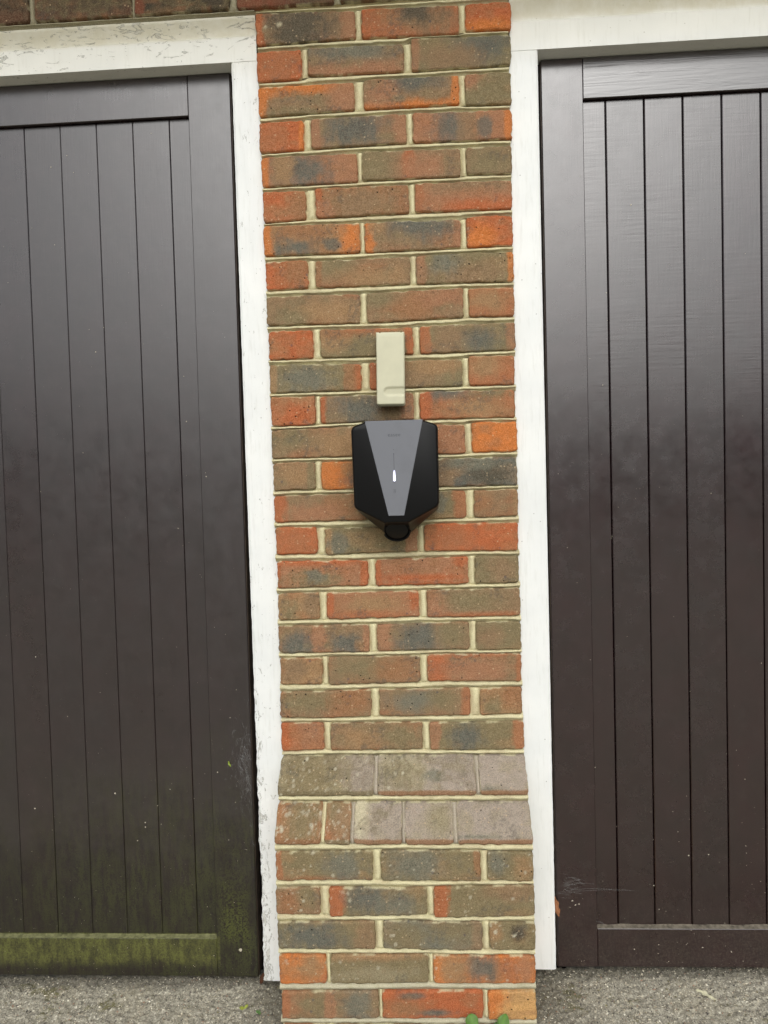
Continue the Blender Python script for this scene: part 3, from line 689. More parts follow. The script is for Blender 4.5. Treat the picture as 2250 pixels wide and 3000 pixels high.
def edges(row, top):
    X, Z = [], []
    for q in row:
        X += [q[0] / 1000, q[1] / 1000]; Z += [q[2] / 1000, q[3] / 1000] if top else [q[4] / 1000, q[5] / 1000]
    return X, Z

G = Grid()
for k in range(1, 30):
    yb = {22: 0.0, 23: -0.056, 24: -0.112}.get(k, y_of(k))
    if k == 22: yb = 0.0
    bed(G, 0.0015, 0.5495, edges(ROWS[k], False), edges(ROWS[k + 1], True), yb, 500 + k, S_ if k not in (28, 29) else lin(196, 188, 156))
X, Z = edges(ROWS[1], True)
bed(G, 0.0015, 0.5495, (X, [2.3365 + 0.003 * x for x in X]), (X, Z), 0.0, 499)
for k, row in ROWS.items():
    for i in range(len(row) - 1):
        a_, b_ = row[i], row[i + 1]
        zt = min(a_[3], b_[2]) / 1000; zb = max(a_[5], b_[4]) / 1000
        if k in (23, 24):
            y0 = y_of(k); H = zt - zb
            def yf(z, y0=y0, zb=zb, H=H): return y0 - 0.0022 + 0.056 * max(0, (z - zb - 0.010) / (H - 0.010))
            perp(G, a_[1] / 1000, b_[0] / 1000, zt - .001, zb + .001, yf, 700 + k * 10 + i, MAUVE if not (k == 24 and i == 0) else S_)
        else:
            perp(G, a_[1] / 1000, b_[0] / 1000, zt + .0015, zb - .0015, lambda z, y0=y_of(k): y0, 700 + k * 10 + i)
def gbox(G, x0, x1, y0, y1, z0, z1, col):
    b = MB(); b.box(x0, x1, y0, y1, z0, z1)
    G.v.append(np.array(b.v)); G.c.append(np.tile(col, (8, 1))); G.f += [tuple(i + G.n for i in f) for f in b.f]; G.n += 8
gbox(G, 0.006, 0.546, 0.0118, 0.28, 0.05, 2.335, SB)
gbox(G, 0.004, 0.547, -0.045, 0.0116, 0.05, 0.6085, SB)
gbox(G, 0.004, 0.547, -0.0995, -0.0455, 0.05, 0.5285, SB)
link('mortar', G.mesh('mortar', PB), pillar, PB, M_MORTAR, smooth=True)['label'] = 'cream struck mortar joints'

# ------------------------------------------------------------------ brick wall above the garages
WBs = (0.3, 0.0, 2.335)
wall = thing('brick_wall', 'dark brickwork running above the white door frames', 'brick wall', WBs, kind='thing')
G = Grid()
PAL.update({'q': lin(96, 62, 46), 'w': lin(62, 54, 44), 'x': lin(44, 40, 34), 't': lin(132, 66, 44)})  # darker brick tones for the courses above the frames
dark_specs = ["x|q .5 .1 .8 .35|w .5 .9 .5 .3", "q|x .5 1 .4 .3|w .6 .5 .4 .4", "x|t .03 .5 .08 2|w .9 .5 .1 1", "q|t .2 .4 .3 .6|x .8 .6 .2 .5", "x|q .5 .2 .5 .3|w .2 .6 .2 .4"]
row0 = []
x = -0.7245
meas = [(-0.7245, -0.5114), (-0.4981, -0.2766), (-0.2700, -0.0576), (-0.0409, 0.1732), (0.1867, 0.400)]
X0 = []
for n in range(7, 0, -1): X0.append((-0.7245 - 0.225 * n, -0.5114 - 0.225 * n))
X0 += meas
for n in range(1, 10): X0.append((0.1867 + 0.225 * n, 0.400 + 0.225 * n))
for r in range(0, 6):
    zb = 2.3435 + 0.075 * r
    off = 0 if r % 2 == 0 else 0.1125
    prev = None
    for i, (xa, xb) in enumerate(X0):
        xa, xb = xa + off, xb + off
        q = (xa, xb, zb + .0645, zb + .0645, zb, zb)
        vis = r == 0 and 6 <= i <= 12
        mi = i - 7
        spec = dark_specs[mi] if 0 <= mi < 5 else random.choice(dark_specs)
        me, o = brick_mesh(q, 0.0, spec, 900 + r * 40 + i, res=0.003 if vis else 0.012, efflo=1.0 if (r == 0 and mi in (1, 2)) else 0.2)
        link('brick', me, wall, o, M_BRICK, smooth=True)
        if prev is not None: perp(G, prev, xa, zb + .066, zb - .0015, lambda z: 0.0, 1100 + r * 40 + i, lin(150, 140, 108))
        prev = xb
    xs_ = [X0[0][0], X0[-1][1]]
    if r < 5: bed(G, xs_[0], xs_[1], (xs_, [zb + .075] * 2), (xs_, [zb + .0645] * 2), 0.0, 1300 + r, lin(160, 150, 118), 0.006)
xs_ = [X0[0][0], -0.003]
bed(G, xs_[0], -0.0035, (xs_, [2.3435] * 2), (xs_, [2.3345] * 2), 0.003, 1310, lin(170, 160, 124), 0.003)
xs_ = [0.5535, X0[-1][1]]
bed(G, xs_[0], xs_[1], (xs_, [2.3435] * 2), (xs_, [2.3345] * 2), 0.003, 1311, lin(170, 160, 124), 0.003)
gbox(G, X0[0][0], X0[-1][1] - .002, 0.0118, 0.28, 2.3365, 2.79, SB)
link('mortar', G.mesh('mortar_wall', WBs), wall, WBs, M_MORTAR, smooth=True)
# eaves board and soffit that shade the top of the wall
eaves = thing('roof_eaves', 'white boarded eaves overhanging the brickwork above the garages', 'eaves', (0.3, 0, 2.80), kind='thing')
b = MB(); b.box(-2.35, 2.5, -0.46, 0.28, 2.795, 2.81); link('soffit', b.mesh('soffit', (0.3, 0, 2.80)), eaves, (0.3, 0, 2.80), M_WHITE)
b = MB(); b.box(-2.35, 2.5, -0.485, -0.462, 2.75, 2.91, .002); link('fascia', b.mesh('fascia', (0.3, 0, 2.80)), eaves, (0.3, 0, 2.80), M_WHITE)

# ------------------------------------------------------------------ white door frames
def jamb_mesh(x0, x1, z0, z1, yf, yb, seed, wob, side):
    """front face gridded so that the inner arris wanders; side=+1 when the door lies at +x"""
    nu, nv = 14, int((z1 - z0) / 0.006)
    U, V = np.meshgrid(np.linspace(0, 1, nu), np.linspace(0, 1, nv)); u, v = U.ravel(), V.ravel()
    z = z0 + (z1 - z0) * v
    inner = (1 - u) if side < 0 else u
    w_ = np.clip((inner - 0.7) / 0.3, 0, 1)
    low = 1 - sst(0.3, 1.1, z)
    jag = (fbm(z * 55, 3.3, 0, seed, 4) - .5) * wob * (0.35 + low * 1.6)
    jag += np.minimum(0, (fbm(z * 120, 9.3, 0, seed + 1, 3) - .42)) * wob * 2.0 * low
    x = x0 + (x1 - x0) * u + w_ * jag * (1 if side > 0 else -1)
    y = yf + (fbm(x * 60, z * 14, 0, seed + 2) - .5) * 0.0016
    y += (np.clip(1 - (1 - inner) * (x1 - x0) / 0.0025, 0, 1)) ** 2 * 0.0018
    fl = sst(.56, .60, fbm(x * 130, z * 60, 0, seed + 5, 3)) * wob / 0.004 * low * sst(0.25, 0.7, inner)
    y += fl * 0.0007
    P = np.stack([x, y, z], 1); f = quads(nu, nv)
    bi = list(range(nu)) + [nu - 1 + nu * j for j in range(1, nv)] + [nu * (nv - 1) + i for i in range(nu - 2, -1, -1)] + [nu * j for j in range(nv - 2, 0, -1)]
    bv = P[bi].copy(); bv[:, 1] = yb; n0 = len(P); P = np.vstack([P, bv]); L = len(bi)
    for i in range(L):
        j = (i + 1) % L; f.append((bi[j], bi[i], n0 + i, n0 + j))
    f.append(tuple(n0 + i for i in range(L)))
    return P, f

def head(xa, xb, zlo, slope, mat, parent, base, seed, top=2.3335):
    """moulded head: flat lower face, then a cove leaning out to the top edge"""
    prof = [(0.075, 0.0), (0.015, 0.0), (0.0150, 0.002), (0.0150, 0.053), (0.0165, 0.056), (0.0200, 0.060), (0.0200, 0.066), (0.0188, 0.072), (0.0165, 0.082), (0.0120, 0.092), (0.0110, 0.0945), (0.0110, 0.0985), (0.075, 0.0985)]
    n = int((xb - xa) / 0.006); xs = np.linspace(xa, xb, n)
    P = []
    H = top - zlo
    for j, (y, dz) in enumerate(prof):
        jit = (fbm(xs * 40, j * 1.7, 0, seed) - .5) * (0.0010 if 0 < j < 12 else 0)
        P.append(np.stack([xs, y + jit, zlo + slope * (xs - xa) * (1 - dz / .0985) + dz * H / .0985 + jit * 0.4], 1))
    me = mesh('head', np.vstack(P) - np.array(base), [tuple(reversed(q)) for q in quads(n, len(prof))])
    o = link('head', me, parent, base, mat, smooth=True)
    mod = o.modifiers.new('edge', 'EDGE_SPLIT'); mod.split_angle = math.radians(32)
    return o

FL = (-0.65, 0.02, 0.13)
frame_l = thing('door_frame', 'white door frame with flaking cracked paint, around the mossy brown door', 'door frame', FL, kind='thing')
P, f = jamb_mesh(-0.0613, 0.0045, 0.1395, 2.2362, 0.015, 0.11, 11, 0.0042, -1)
link('jamb', mesh('jamb', P - np.array(FL), f), frame_l, FL, M_WHITE_OLD, smooth=False)['label'] = 'jamb with peeling flakes along its lower edge'
P, f = jamb_mesh(-2.33, -2.27, 0.1395, 2.2362, 0.015, 0.11, 12, 0.0042, 1)
link('jamb', mesh('jamb_far', P - np.array(FL), f), frame_l, FL, M_WHITE_OLD)
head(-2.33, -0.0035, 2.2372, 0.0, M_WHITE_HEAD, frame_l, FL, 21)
FR = (1.3, 0.02, 0.16)
frame_r = thing('door_frame', 'smooth white door frame around the glossy clean dark brown door', 'door frame', FR, kind='thing')
P, f = jamb_mesh(0.5480, 0.6133, 0.1713, 2.2240, 0.015, 0.11, 13, 0.0010, 1)
link('jamb', mesh('jamb_r', P - np.array(FR), f), frame_r, FR, M_WHITE)
P, f = jamb_mesh(2.42, 2.48, 0.1713, 2.2240, 0.015, 0.11, 14, 0.0010, -1)
link('jamb', mesh('jamb_r_far', P - np.array(FR), f), frame_r, FR, M_WHITE)
head(0.5535, 2.48, 2.2250, 0.0, M_WHITE, frame_r, FR, 22)
for fr, base, xa, xb, s in ((frame_l, FL, -0.095, -0.0600, 1), (frame_r, FR, 0.6120, 0.650, 1)):
    b = MB(); b.box(xa, xb, 0.098, 0.125, 0.11, 2.24)  # dark board set behind the gap for its unlit depth
    link('rebate_stop', b.mesh('rebate_stop', base), fr, base, M_DARK)
for fr, base, xa, xb in ((frame_l, FL, -2.3, -0.06), (frame_r, FR, 0.612, 2.45)):
    b = MB(); b.box(xa, xb, 0.0975, 0.126, 2.215, 2.30)
    link('rebate_stop', b.mesh('rebate_head', base), fr, base, M_DARK)

# ------------------------------------------------------------------ doors
def shear(P, k, z0=2.24):
    P = np.array(P); P[:, 0] += (P[:, 2] - z0) * k; return P
def door(name, label, base, xin, sgn, z0, z1, rail_t, rail_b, stile_in, bx, pitch, mat, kshear, gap, bev, far, grain, smat=None):
    """xin: edge by the pillar, sgn: direction away from the pillar; stile_in: inner edge of the stile; bx: first joint; far: far edge"""
    d = thing(name, label, 'garage door', base, kind='thing')
    yf, yb, yd = 0.053, 0.0645, 0.092
    def part(nm, x0, x1, ya, yb_, za, zb, bv, mt=mat, sl=0.0):
        if x1 < x0: x0, x1 = x1, x0
        b = MB(); b.box(x0, x1, ya, yb_, za, zb, bv)
        P = shear(b.v, kshear)
        o_ = np.array(((x0 + x1) / 2, ya, (za + zb) / 2))
        return link(nm, mesh(nm, P - o_, b.f), d, o_, mt)
    part('stile', xin, stile_in, yf, yd, z0, z1, .0014, mt=smat or mat)
    part('stile', far, far - sgn * 0.095, yf, yd, z0, z1, .0014)
    e = 0.0004
    part('top_rail', stile_in + sgn * e, far - sgn * (0.095 + e), yf + .0003, yd, rail_t, z1 - .0006, .0012, mt=M_GRAIN if grain else mat)
    o = part('bottom_rail', stile_in + sgn * e, far - sgn * (0.095 + e), yf + .0003, yd, z0 + .0004, rail_b, .0012)
    # boards
    js = [stile_in + sgn * 0.0006]; x = bx
    endx = far - sgn * 0.096
    while (endx - x) * sgn > 0.02: js.append(x); x += sgn * pitch
    js.append(endx)
    for a_, b_ in zip(js[:-1], js[1:]):
        lo_, hi_ = min(a_, b_), max(a_, b_)
        first = (a_ is js[0])
        part('board', lo_ + (0 if first and sgn > 0 else gap / 2), hi_ - (0 if first and sgn < 0 else gap / 2), yb + random.uniform(-.0004, .0004), yd - .006, rail_b + .0004, rail_t - .0006, bev)
    part('backing_panel', stile_in, endx, yd - .0055, yd - .001, rail_b + .001, rail_t - .001, 0, mt=M_DARK)
    return d
DL = (-0.65, 0.07, 0.12)
door_l = door('garage_door', 'dull brown boarded garage door with green algae along its bottom', DL, -0.0755, -1, 0.1225, 2.2365, 2.1455, 0.2160, -0.1735, -0.2226, 0.0862, M_DOOR_L, 0.0044, 0.0007, 0.0013, -2.24, False)
DR = (1.2, 0.07, 0.15)
door_r = door('garage_door', 'clean glossy dark brown boarded garage door with a grained top rail', DR, 0.6262, 1, 0.1520, 2.2232, 2.1342, 0.2435, 0.7178, 0.7690, 0.0846, M_DOOR_R, 0.0008, 0.0022, 0.0016, 2.40, True, M_STILE_R)
# worn edge strip of the left door that shows in the gap
b = MB(); b.box(-0.0752, -0.0738, 0.0565, 0.090, 0.124, 2.235); P = shear(b.v, 0.0044)
link('edge_strip', mesh('edge_strip', P - np.array(DL), b.f), door_l, DL, M_EDGE)
b = MB(); b.box(0.6246, 0.6260, 0.0565, 0.090, 0.153, 2.222); P = shear(b.v, 0.0008)
link('edge_strip', mesh('edge_strip_r', P - np.array(DR), b.f), door_r, DR, M_EDGE)

# pale strips painting the light caught by the bottom rail ledges, dust specks and droppings on the faces
M_LEDGE_LIGHT = simple('ledge_highlight', lin(104, 97, 86), 0.95, 0.1, var=0.35, vs=90)
M_LEDGE_LIGHT_G = simple('mossy_ledge_highlight', lin(108, 108, 76), 0.95, 0.1, var=0.3, vs=90)
def ledge(xa, xb, z, parent, base, mat, k):
    n = int(abs(xb - xa) / 0.004); xs = np.linspace(xa, xb, n)
    P = []
    for j, (y, dz) in enumerate([(0.0538, 0.0002), (0.0545, 0.0010), (0.0600, 0.0016), (0.0640, 0.0035), (0.0643, 0.0045)]):
        P.append(np.stack([xs + (z - 2.24) * k, y + 0 * xs, z + dz * (0.6 + 0.8 * fbm(xs * 60, j, 0, 77))], 1))
    link('ledge_highlight', mesh('ledge_highlight', np.vstack(P) - np.array(base), quads(n, 5)), parent, base, mat, smooth=True)
ledge(-1.2, -0.1745, 0.2160, door_l, DL, M_LEDGE_LIGHT_G, 0.0044)
ledge(0.7185, 1.7, 0.2435, door_r, DR, M_LEDGE_LIGHT, 0.0008)

M_FLECK = simple('pale_flecks', lin(186, 178, 160), 0.8, 0.2, var=0.1)
def disc(b, x, y, z, r, seg=7, sq=1.0, rot=0.0, col=None):
    v = [(x, y - 0.0006, z)]
    for i in range(seg):
        a = 6.283 * i / seg + rot
        rr = r * (0.8 + 0.4 * random.random())
        px, pz = rr * math.cos(a), rr * math.sin(a) * sq
        v.append((x + px * math.cos(rot) - pz * math.sin(rot), y, z + px * math.sin(rot) + pz * math.cos(rot)))
    b.add(v, [(0, 1 + (i + 1) % seg, 1 + i) for i in range(seg)])
def surf_y(side, x, z):
    if side < 0:
        xs_ = -0.1735 + (z - 2.24) * 0.0044
        return 0.0528 if (x > xs_ or z < 0.216 or z > 2.145) else 0.0638
    return 0.0528 if (x < 0.7178 or z < 0.2435 or z > 2.134) else 0.0638
b = MB(); random.seed(3)
for i in range(330):
    z = 0.13 + 2.0 * random.random() ** 2.1; x = random.uniform(-0.75, -0.10)
    disc(b, x, surf_y(-1, x, z), z, 0.00035 + 0.0007 * random.random() ** 3, 6, random.uniform(.5, 1.3), random.random() * 3)
for (x, z, r) in [(-0.1255, 0.1885, .0037), (-0.349, 0.483, .0014), (-0.349, 0.494, .0016), (-0.31, .49, .0011), (-0.42, 0.566, .0019), (-0.285, 0.575, .0012), (-0.165, .62, .0013), (-0.62, .53, .0018), (-.13, .75, .001), (-.37, .45, .0016), (-.24, 1.2, .0012), (-.21, 1.45, .0013), (-.42, 1.62, .0013), (-.165, 1.32, .0012), (-.6, .9, .0012)]:
    disc(b, x, surf_y(-1, x, z), z, r, 10)
o = link('dust_specks', b.mesh('dust_specks', DL), door_l, DL, M_FLECK); o['kind'] = 'stuff'
b = MB()
for i in range(260):
    z = 0.16 + 1.9 * random.random() ** 2.4; x = random.uniform(0.64, 1.15)
    disc(b, x, surf_y(1, x, z), z, 0.00035 + 0.0007 * random.random() ** 3, 6, random.uniform(.5, 1.3), random.random() * 3)
for (x, z, r, sq) in [(0.822, 1.90, .0022, .5), (.93, 0.411, .0019, .8), (.975, .413, .0014, 1), (.955, .2, .0022, .5), (.66, .31, .0018, 1), (.667, .30, .0026, .5), (.675, .302, .0016, 1.), (.85, .34, .0014, 1), (.72, .62, .0012, 1.), (1.02, .19, .0012, 2.), (.80, .195, .0014, 1)]:
    disc(b, x, surf_y(1, x, z), z, r, 9, sq, .6)
o = link('dust_specks', b.mesh('dust_specks_r', DR), door_r, DR, M_FLECK); o['kind'] = 'stuff'

# ------------------------------------------------------------------ cobwebs
def web_mat():
    a = N('cobweb'); t = a.n('ShaderNodeBsdfTransparent'); mx = a.n('ShaderNodeMixShader'); mx.inputs[0].default_value = 0.22
    a.set(Roughness=0.8); a.val(a.b.inputs['Base Color'], tuple(lin(190, 192, 190)))
    a.l(t.outputs[0], mx.inputs[1]); a.l(a.b.outputs[0], mx.inputs[2]); a.l(mx.outputs[0], a.out.inputs[0]); return a.m
M_WEB = web_mat()
def strand(b, pts, r):
    base_n = len(b.v); v = []; f = []
    for p in pts:
        for k in range(3):
            a = 2.094 * k
            v.append((p[0] + r * math.cos(a) * .7, p[1] + r * math.cos(a) * .7, p[2] + r * math.sin(a)))
    for i in range(len(pts) - 1):
        for k in range(3):
            k2 = (k + 1) % 3; f.append((i * 3 + k, i * 3 + k2, i * 3 + 3 + k2, i * 3 + 3 + k))
    b.add(v, f)
b = MB()
for i in range(210):
    z = 0.62 + random.gauss(0, 0.055); dens = math.exp(-((z - .62) / .09) ** 2)
    x = -0.0835 - abs(random.gauss(0, 0.020 if z > .52 else .012)); y = 0.0505
    ang = random.uniform(-.5, .9); L = random.uniform(.006, .022); pts = []
    bend = random.uniform(-2.5, 2.5)
    for j in range(6):
        t = j / 5
        pts.append((x + L * t * math.cos(ang + bend * t) * -.5 + random.gauss(0, .0006), y - random.random() * .002, z + L * t * math.sin(ang + bend * t) + random.gauss(0, .0006)))
    strand(b, pts, random.uniform(.00010, .00024))
o = link('cobweb', b.mesh('cobweb', (-0.09, .05, .6)), loc=(-0.09, .05, .6), mat=M_WEB)
tag(o, 'tangled pale cobweb on the edge of the mossy door beside the flaking frame', 'cobweb', kind='thing')
b = MB()
for i in range(26):
    z = .345 + random.gauss(0, .016); x = .632 + abs(random.gauss(0, .02)); L = random.uniform(.01, .04)
    pts = [(x + L * j / 6, .0500 - .001 * random.random(), z + .003 * math.sin(j * .8 + i) + random.gauss(0, .0003)) for j in range(7)]
    strand(b, pts, random.uniform(.0001, .00022))
for z0_, x1_ in ((.333, .80), (.336, .75), (.298 + .05, .71)):
    pts = [(.617 + (x1_ - .617) * j / 20, .0495, z0_ - .006 + .011 * math.sin(j / 20 * 2.2)) for j in range(21)]
    strand(b, pts, .0002)
pts = [(.712 + .02 * j / 6, .052, .262 - .007 * (j / 6) ** 2) for j in range(7)]; strand(b, pts, .0003)
o = link('cobweb', b.mesh('cobweb_r', (.66, .05, .34)), loc=(.66, .05, .34), mat=M_WEB)
tag(o, 'thin cobweb strands strung across the foot of the glossy door beside the smooth frame', 'cobweb', kind='thing')

# ------------------------------------------------------------------ key safe
def keysafe():
    o_ = np.array((0.2759, 0.0, 1.539))
    t = thing('key_box', 'small upright beige box with a thumb recess fixed above the charger', 'key safe', tuple(o_), kind='thing')
    W, H, yf, r = 0.0605, 0.1555, -0.046, 0.0045
    nu, nv = 34, 80
    U, V = np.meshgrid(np.linspace(0, 1, nu), np.linspace(0, 1, nv)); u, v = U.ravel(), V.ravel()
    dz = v * H; dt = (1 - v) * H
    hw = np.full_like(u, W / 2)
    hw = np.where(dz < r, W / 2 - r + np.sqrt(np.clip(r * r - (r - dz) ** 2, 0, None)), hw)
    x = (u * 2 - 1) * hw; z = -H / 2 + dz
    notch = (np.abs(u - .14) < .035) | (np.abs(u - .88) < .03)
    z = z - np.where(notch & (v > .999), .0016, 0)
    de = np.minimum(np.minimum(hw - np.abs(x), dz), dt); R = .0022
    dd = np.clip(R - de, 0, None); y = yf + (R - np.sqrt(np.clip(R * R - dd * dd, 0, None)))
    # thumb recess running out to the right edge
    zc = -H / 2 + 0.0285; rr = 0.0098; xl = -0.0055
    dx = np.where(x < xl, xl - x, 0); dist = np.hypot(dx, z - zc)
    y = y + 0.0042 * (1 - sst(.62, 1.05, dist / rr)) * (0.75 + .25 * sst(zc + rr, zc - rr, z))
    y = y + 0.0004 * sst(.955, .965, v)
    P = np.stack([x, y, z], 1); f = quads(nu, nv)
    bi = list(range(nu)) + [nu - 1 + nu * j for j in range(1, nv)] + [nu * (nv - 1) + i for i in range(nu - 2, -1, -1)] + [nu * j for j in range(nv - 2, 0, -1)]
    bv = P[bi].copy(); bv[:, 1] = -0.012; n0 = len(P); P = np.vstack([P, bv]); L = len(bi)
    for i in range(L):
        j = (i + 1) % L; f.append((bi[j], bi[i], n0 + i, n0 + j))
    f.append(tuple(n0 + i for i in range(L)))
    ro = math.radians(1.0); c_, s_ = math.cos(ro), math.sin(ro)
    def rot(P):
        P = np.array(P); x, z = P[:, 0].copy(), P[:, 2].copy(); P[:, 0] = x * c_ + z * s_; P[:, 2] = -x * s_ + z * c_; return P
    link('cover', mesh('cover', rot(P), f), t, tuple(o_), M_BEIGE, smooth=True)
    b = MB(); b.box(-W / 2 + .002, W / 2 - .002, -0.0118, 0.006, -H / 2 + .003, H / 2 - .001)
    link('back_plate', mesh('back_plate', rot(b.v), b.f), t, tuple(o_), M_DARK)  # dark colour stands in for the shadow behind the cover
keysafe()

# ------------------------------------------------------------------ charger
def outline(corners, seg=9):
    """closed outline with rounded corners: corners = [(x,z,r)...]"""
    pts = []
    n = len(corners)
    for i in range(n):
        p = np.array(corners[i][:2]); r = corners[i][2]
        a = np.array(corners[i - 1][:2]) - p; c = np.array(corners[(i + 1) % n][:2]) - p
        a /= np.linalg.norm(a); c /= np.linalg.norm(c)
        half = math.acos(np.clip(a @ c, -1, 1)) / 2
        tl = r / math.tan(half)
        cen = p + (a + c) / np.linalg.norm(a + c) * r / math.sin(half)
        A = p + a * tl - cen; B = p + c * tl - cen
        a0 = math.atan2(A[1], A[0]); a1 = math.atan2(B[1], B[0]); da = (a1 - a0 + math.pi) % (2 * math.pi) - math.pi
        for k in range(seg):
            th = a0 + da * k / (seg - 1); pts.append((cen[0] + r * math.cos(th), cen[1] + r * math.sin(th)))
    return np.array(pts)
def inset(P, d):
    n = len(P); out = []
    c = P.mean(0)
    for i in range(n):
        t = P[(i + 1) % n] - P[i - 1]; nn = np.array((-t[1], t[0])); nn /= (np.linalg.norm(nn) + 1e-9)
        if nn @ (c - P[i]) < 0: nn = -nn
        out.append(P[i] + nn * d)
    return np.array(out)
def charger():
    ox, oz = 0.2818, 1.30
    t = thing('car_charger', 'black shield-shaped car charging point with a grey tapered front panel and lit status bar', 'car charger', (ox, 0, oz), kind='thing')
    Bk = outline([(-.0610, .1222, .012), (.0610, .1222, .012), (.0918, .1115, .013), (.0900, -.0655, .016), (.0250, -.1195, .008), (-.0250, -.1195, .008), (-.0890, -.0655, .016), (-.0908, .1115, .013)])
    Fr = outline([(-.0610, .1222, .012), (.0610, .1222, .012), (.0918, .1115, .013), (.0905, -.0590, .016), (.0260, -.0930, .008), (-.0260, -.0930, .008), (-.0890, -.0590, .016), (-.0908, .1115, .013)])
    layers = [(inset(Bk, .003), 0.004), (inset(Bk, .0015), -.004), (Bk, -.010), (Bk, -.032), (Bk * .55 + Fr * .45, -.058), (Bk * .2 + Fr * .8, -.078)]
    for a in range(6):
        th = a / 5 * math.pi / 2; R = .010
        layers.append((inset(Fr, R * .55 * (1 - math.cos(th))), -.090 - R * math.sin(th)))
    n = len(Bk); P = []; f = []
    for (o2, y) in layers: P += [(p[0], y, p[1]) for p in o2]
    for j in range(len(layers) - 1):
        for i in range(n):
            k = (i + 1) % n; f.append((j * n + i, j * n + k, (j + 1) * n + k, (j + 1) * n + i))
    f.append(tuple(range((len(layers) - 1) * n, len(layers) * n)))
    o = link('body', mesh('charger_body', P, f), t, (ox, 0, oz), M_PLAST_BLACK, smooth=True)
    o.modifiers.new('edge', 'EDGE_SPLIT').split_angle = math.radians(28)
    # tapered cover
    b = MB(); yf = -.1010
    tz, bz = .1227, -.0765; tw, bw = .0607, .0164
    v = [(-tw, -.090, tz), (tw, -.090, tz), (bw, -.090, bz), (-bw, -.090, bz), (-tw, yf + .0008, tz), (tw, yf + .0008, tz), (bw, yf + .0008, bz), (-bw, yf + .0008, bz),
         (-tw + .0008, yf, tz - .0008), (tw - .0008, yf, tz - .0008), (bw - .0006, yf, bz + .0008), (-bw + .0006, yf, bz + .0008)]
    b.add(v, [(8, 11, 10, 9), (4, 8, 9, 5), (5, 9, 10, 6), (6, 10, 11, 7), (7, 11, 8, 4), (0, 4, 5, 1), (1, 5, 6, 2), (2, 6, 7, 3), (3, 7, 4, 0)])
    cover = link('front_panel', mesh('front_panel', b.v, b.f), t, (ox, 0, oz), M_PANEL)
    # lettering
    cu = bpy.data.curves.new('lettering', 'FONT'); cu.body = 'easee'; cu.size = 0.0098; cu.align_x = 'CENTER'; cu.space_character = 1.12; cu.extrude = 0.00012; cu.offset = -0.00012
    tmp = bpy.data.objects.new('tmp', cu); COL.objects.link(tmp)
    dg = bpy.context.evaluated_depsgraph_get(); tm = bpy.data.meshes.new_from_object(tmp.evaluated_get(dg)); bpy.data.objects.remove(tmp)
    tm.name = 'lettering'; tm.materials.clear()
    co = np.zeros(len(tm.vertices) * 3); tm.vertices.foreach_get('co', co); co = co.reshape(-1, 3)
    wd = co[:, 0].max() - co[:, 0].min(); sx = 0.0258 / wd
    nc = np.stack([co[:, 0] * sx, -co[:, 2] - .1011, co[:, 1] * 1.12 + .0893], 1); tm.vertices.foreach_set('co', nc.ravel()); tm.update()
    link('lettering', tm, cover, (ox, 0, oz), M_PRINT)
    # slit, tick and symbol
    def bar(b, x0, z0, x1, z1, w_, y=-.1012):
        d = np.array((x1 - x0, z1 - z0)); d = d / (np.linalg.norm(d) + 1e-9); nx, nz = -d[1] * w_ / 2, d[0] * w_ / 2
        q = [(x0 + nx, z0 + nz), (x1 + nx, z1 + nz), (x1 - nx, z1 - nz), (x0 - nx, z0 - nz)]
        v = [(a, y, c) for a, c in q] + [(a, y + .0006, c) for a, c in q]
        b.add(v, [(0, 1, 2, 3), (4, 5, 1, 0), (5, 6, 2, 1), (6, 7, 3, 2), (7, 4, 0, 3)])
    b = MB(); bar(b, -.0019, .0525, -.0019, .0165, .0005); bar(b, -.0026, .0533, -.0012, .0533, .0012); bar(b, -.0028, .0618, -.0012, .0618, .0006)
    link('light_slit', mesh('light_slit', b.v, b.f), cover, (ox, 0, oz), M_DARK)
    b = MB(); x = -.0019
    for s in [(-.0042, -.0070, -.0025, -.0078), (-.0025, -.0078, .0000, -.0074)]: bar(b, s[0] + .0008, s[1], s[2] + .0008, s[3], .0004)
    z = -.0215
    for s in [(-.0040, 0, -.0002, 0), (-.0002, 0, -.0002, -.0026), (-.0002, -.0026, -.0032, -.0018), (-.0040, 0, -.0040, -.0020), (-.0040, -.0042, -.0004, -.0038), (-.0040, -.0042, -.0040, -.0058), (-.0002, -.0034, -.0002, -.0062), (-.0042, -.0068, .0000, -.0068)]:
        bar(b, s[0], z + s[1], s[2], z + s[3], .00045)
    link('symbol', mesh('symbol', b.v, b.f), cover, (ox, 0, oz), M_PRINT)
    def capsule(zt, zb, w_, y, taper):
        pts = []
        for i in range(9): a = math.pi * i / 8; pts.append((-.0019 + w_ / 2 * math.cos(a) * (.8 if taper else 1), zt - w_ / 2 + (w_ * (1.3 if taper else .5)) * math.sin(a)))
        for i in range(9): a = math.pi + math.pi * i / 8; pts.append((-.0019 + w_ / 2 * math.cos(a), zb + w_ / 2 + w_ / 2 * math.sin(a)))
        n = len(pts); v = [(p[0], y, p[1]) for p in pts] + [(p[0], -.1008, p[1]) for p in pts]
        return v, [tuple(range(n - 1, -1, -1))] + [(i, (i + 1) % n, n + (i + 1) % n, n + i) for i in range(n)]
    v, f = capsule(.0150, -.0045, .0058, -.1012, True); link('light_halo', mesh('led_halo', v, f), cover, (ox, 0, oz), M_LED_HALO)
    v, f = capsule(.0115, -.0040, .0036, -.1014, True); link('status_light', mesh('status_light', v, f), cover, (ox, 0, oz), M_LED)
    # socket: a short drum leaning down and forward
    ax = Vector((0, -math.cos(math.radians(36)), -math.sin(math.radians(36)))); ux = Vector((1, 0, 0)); uz = ux.cross(ax)
    cen = Vector((-.0010, -.062, -.1035))
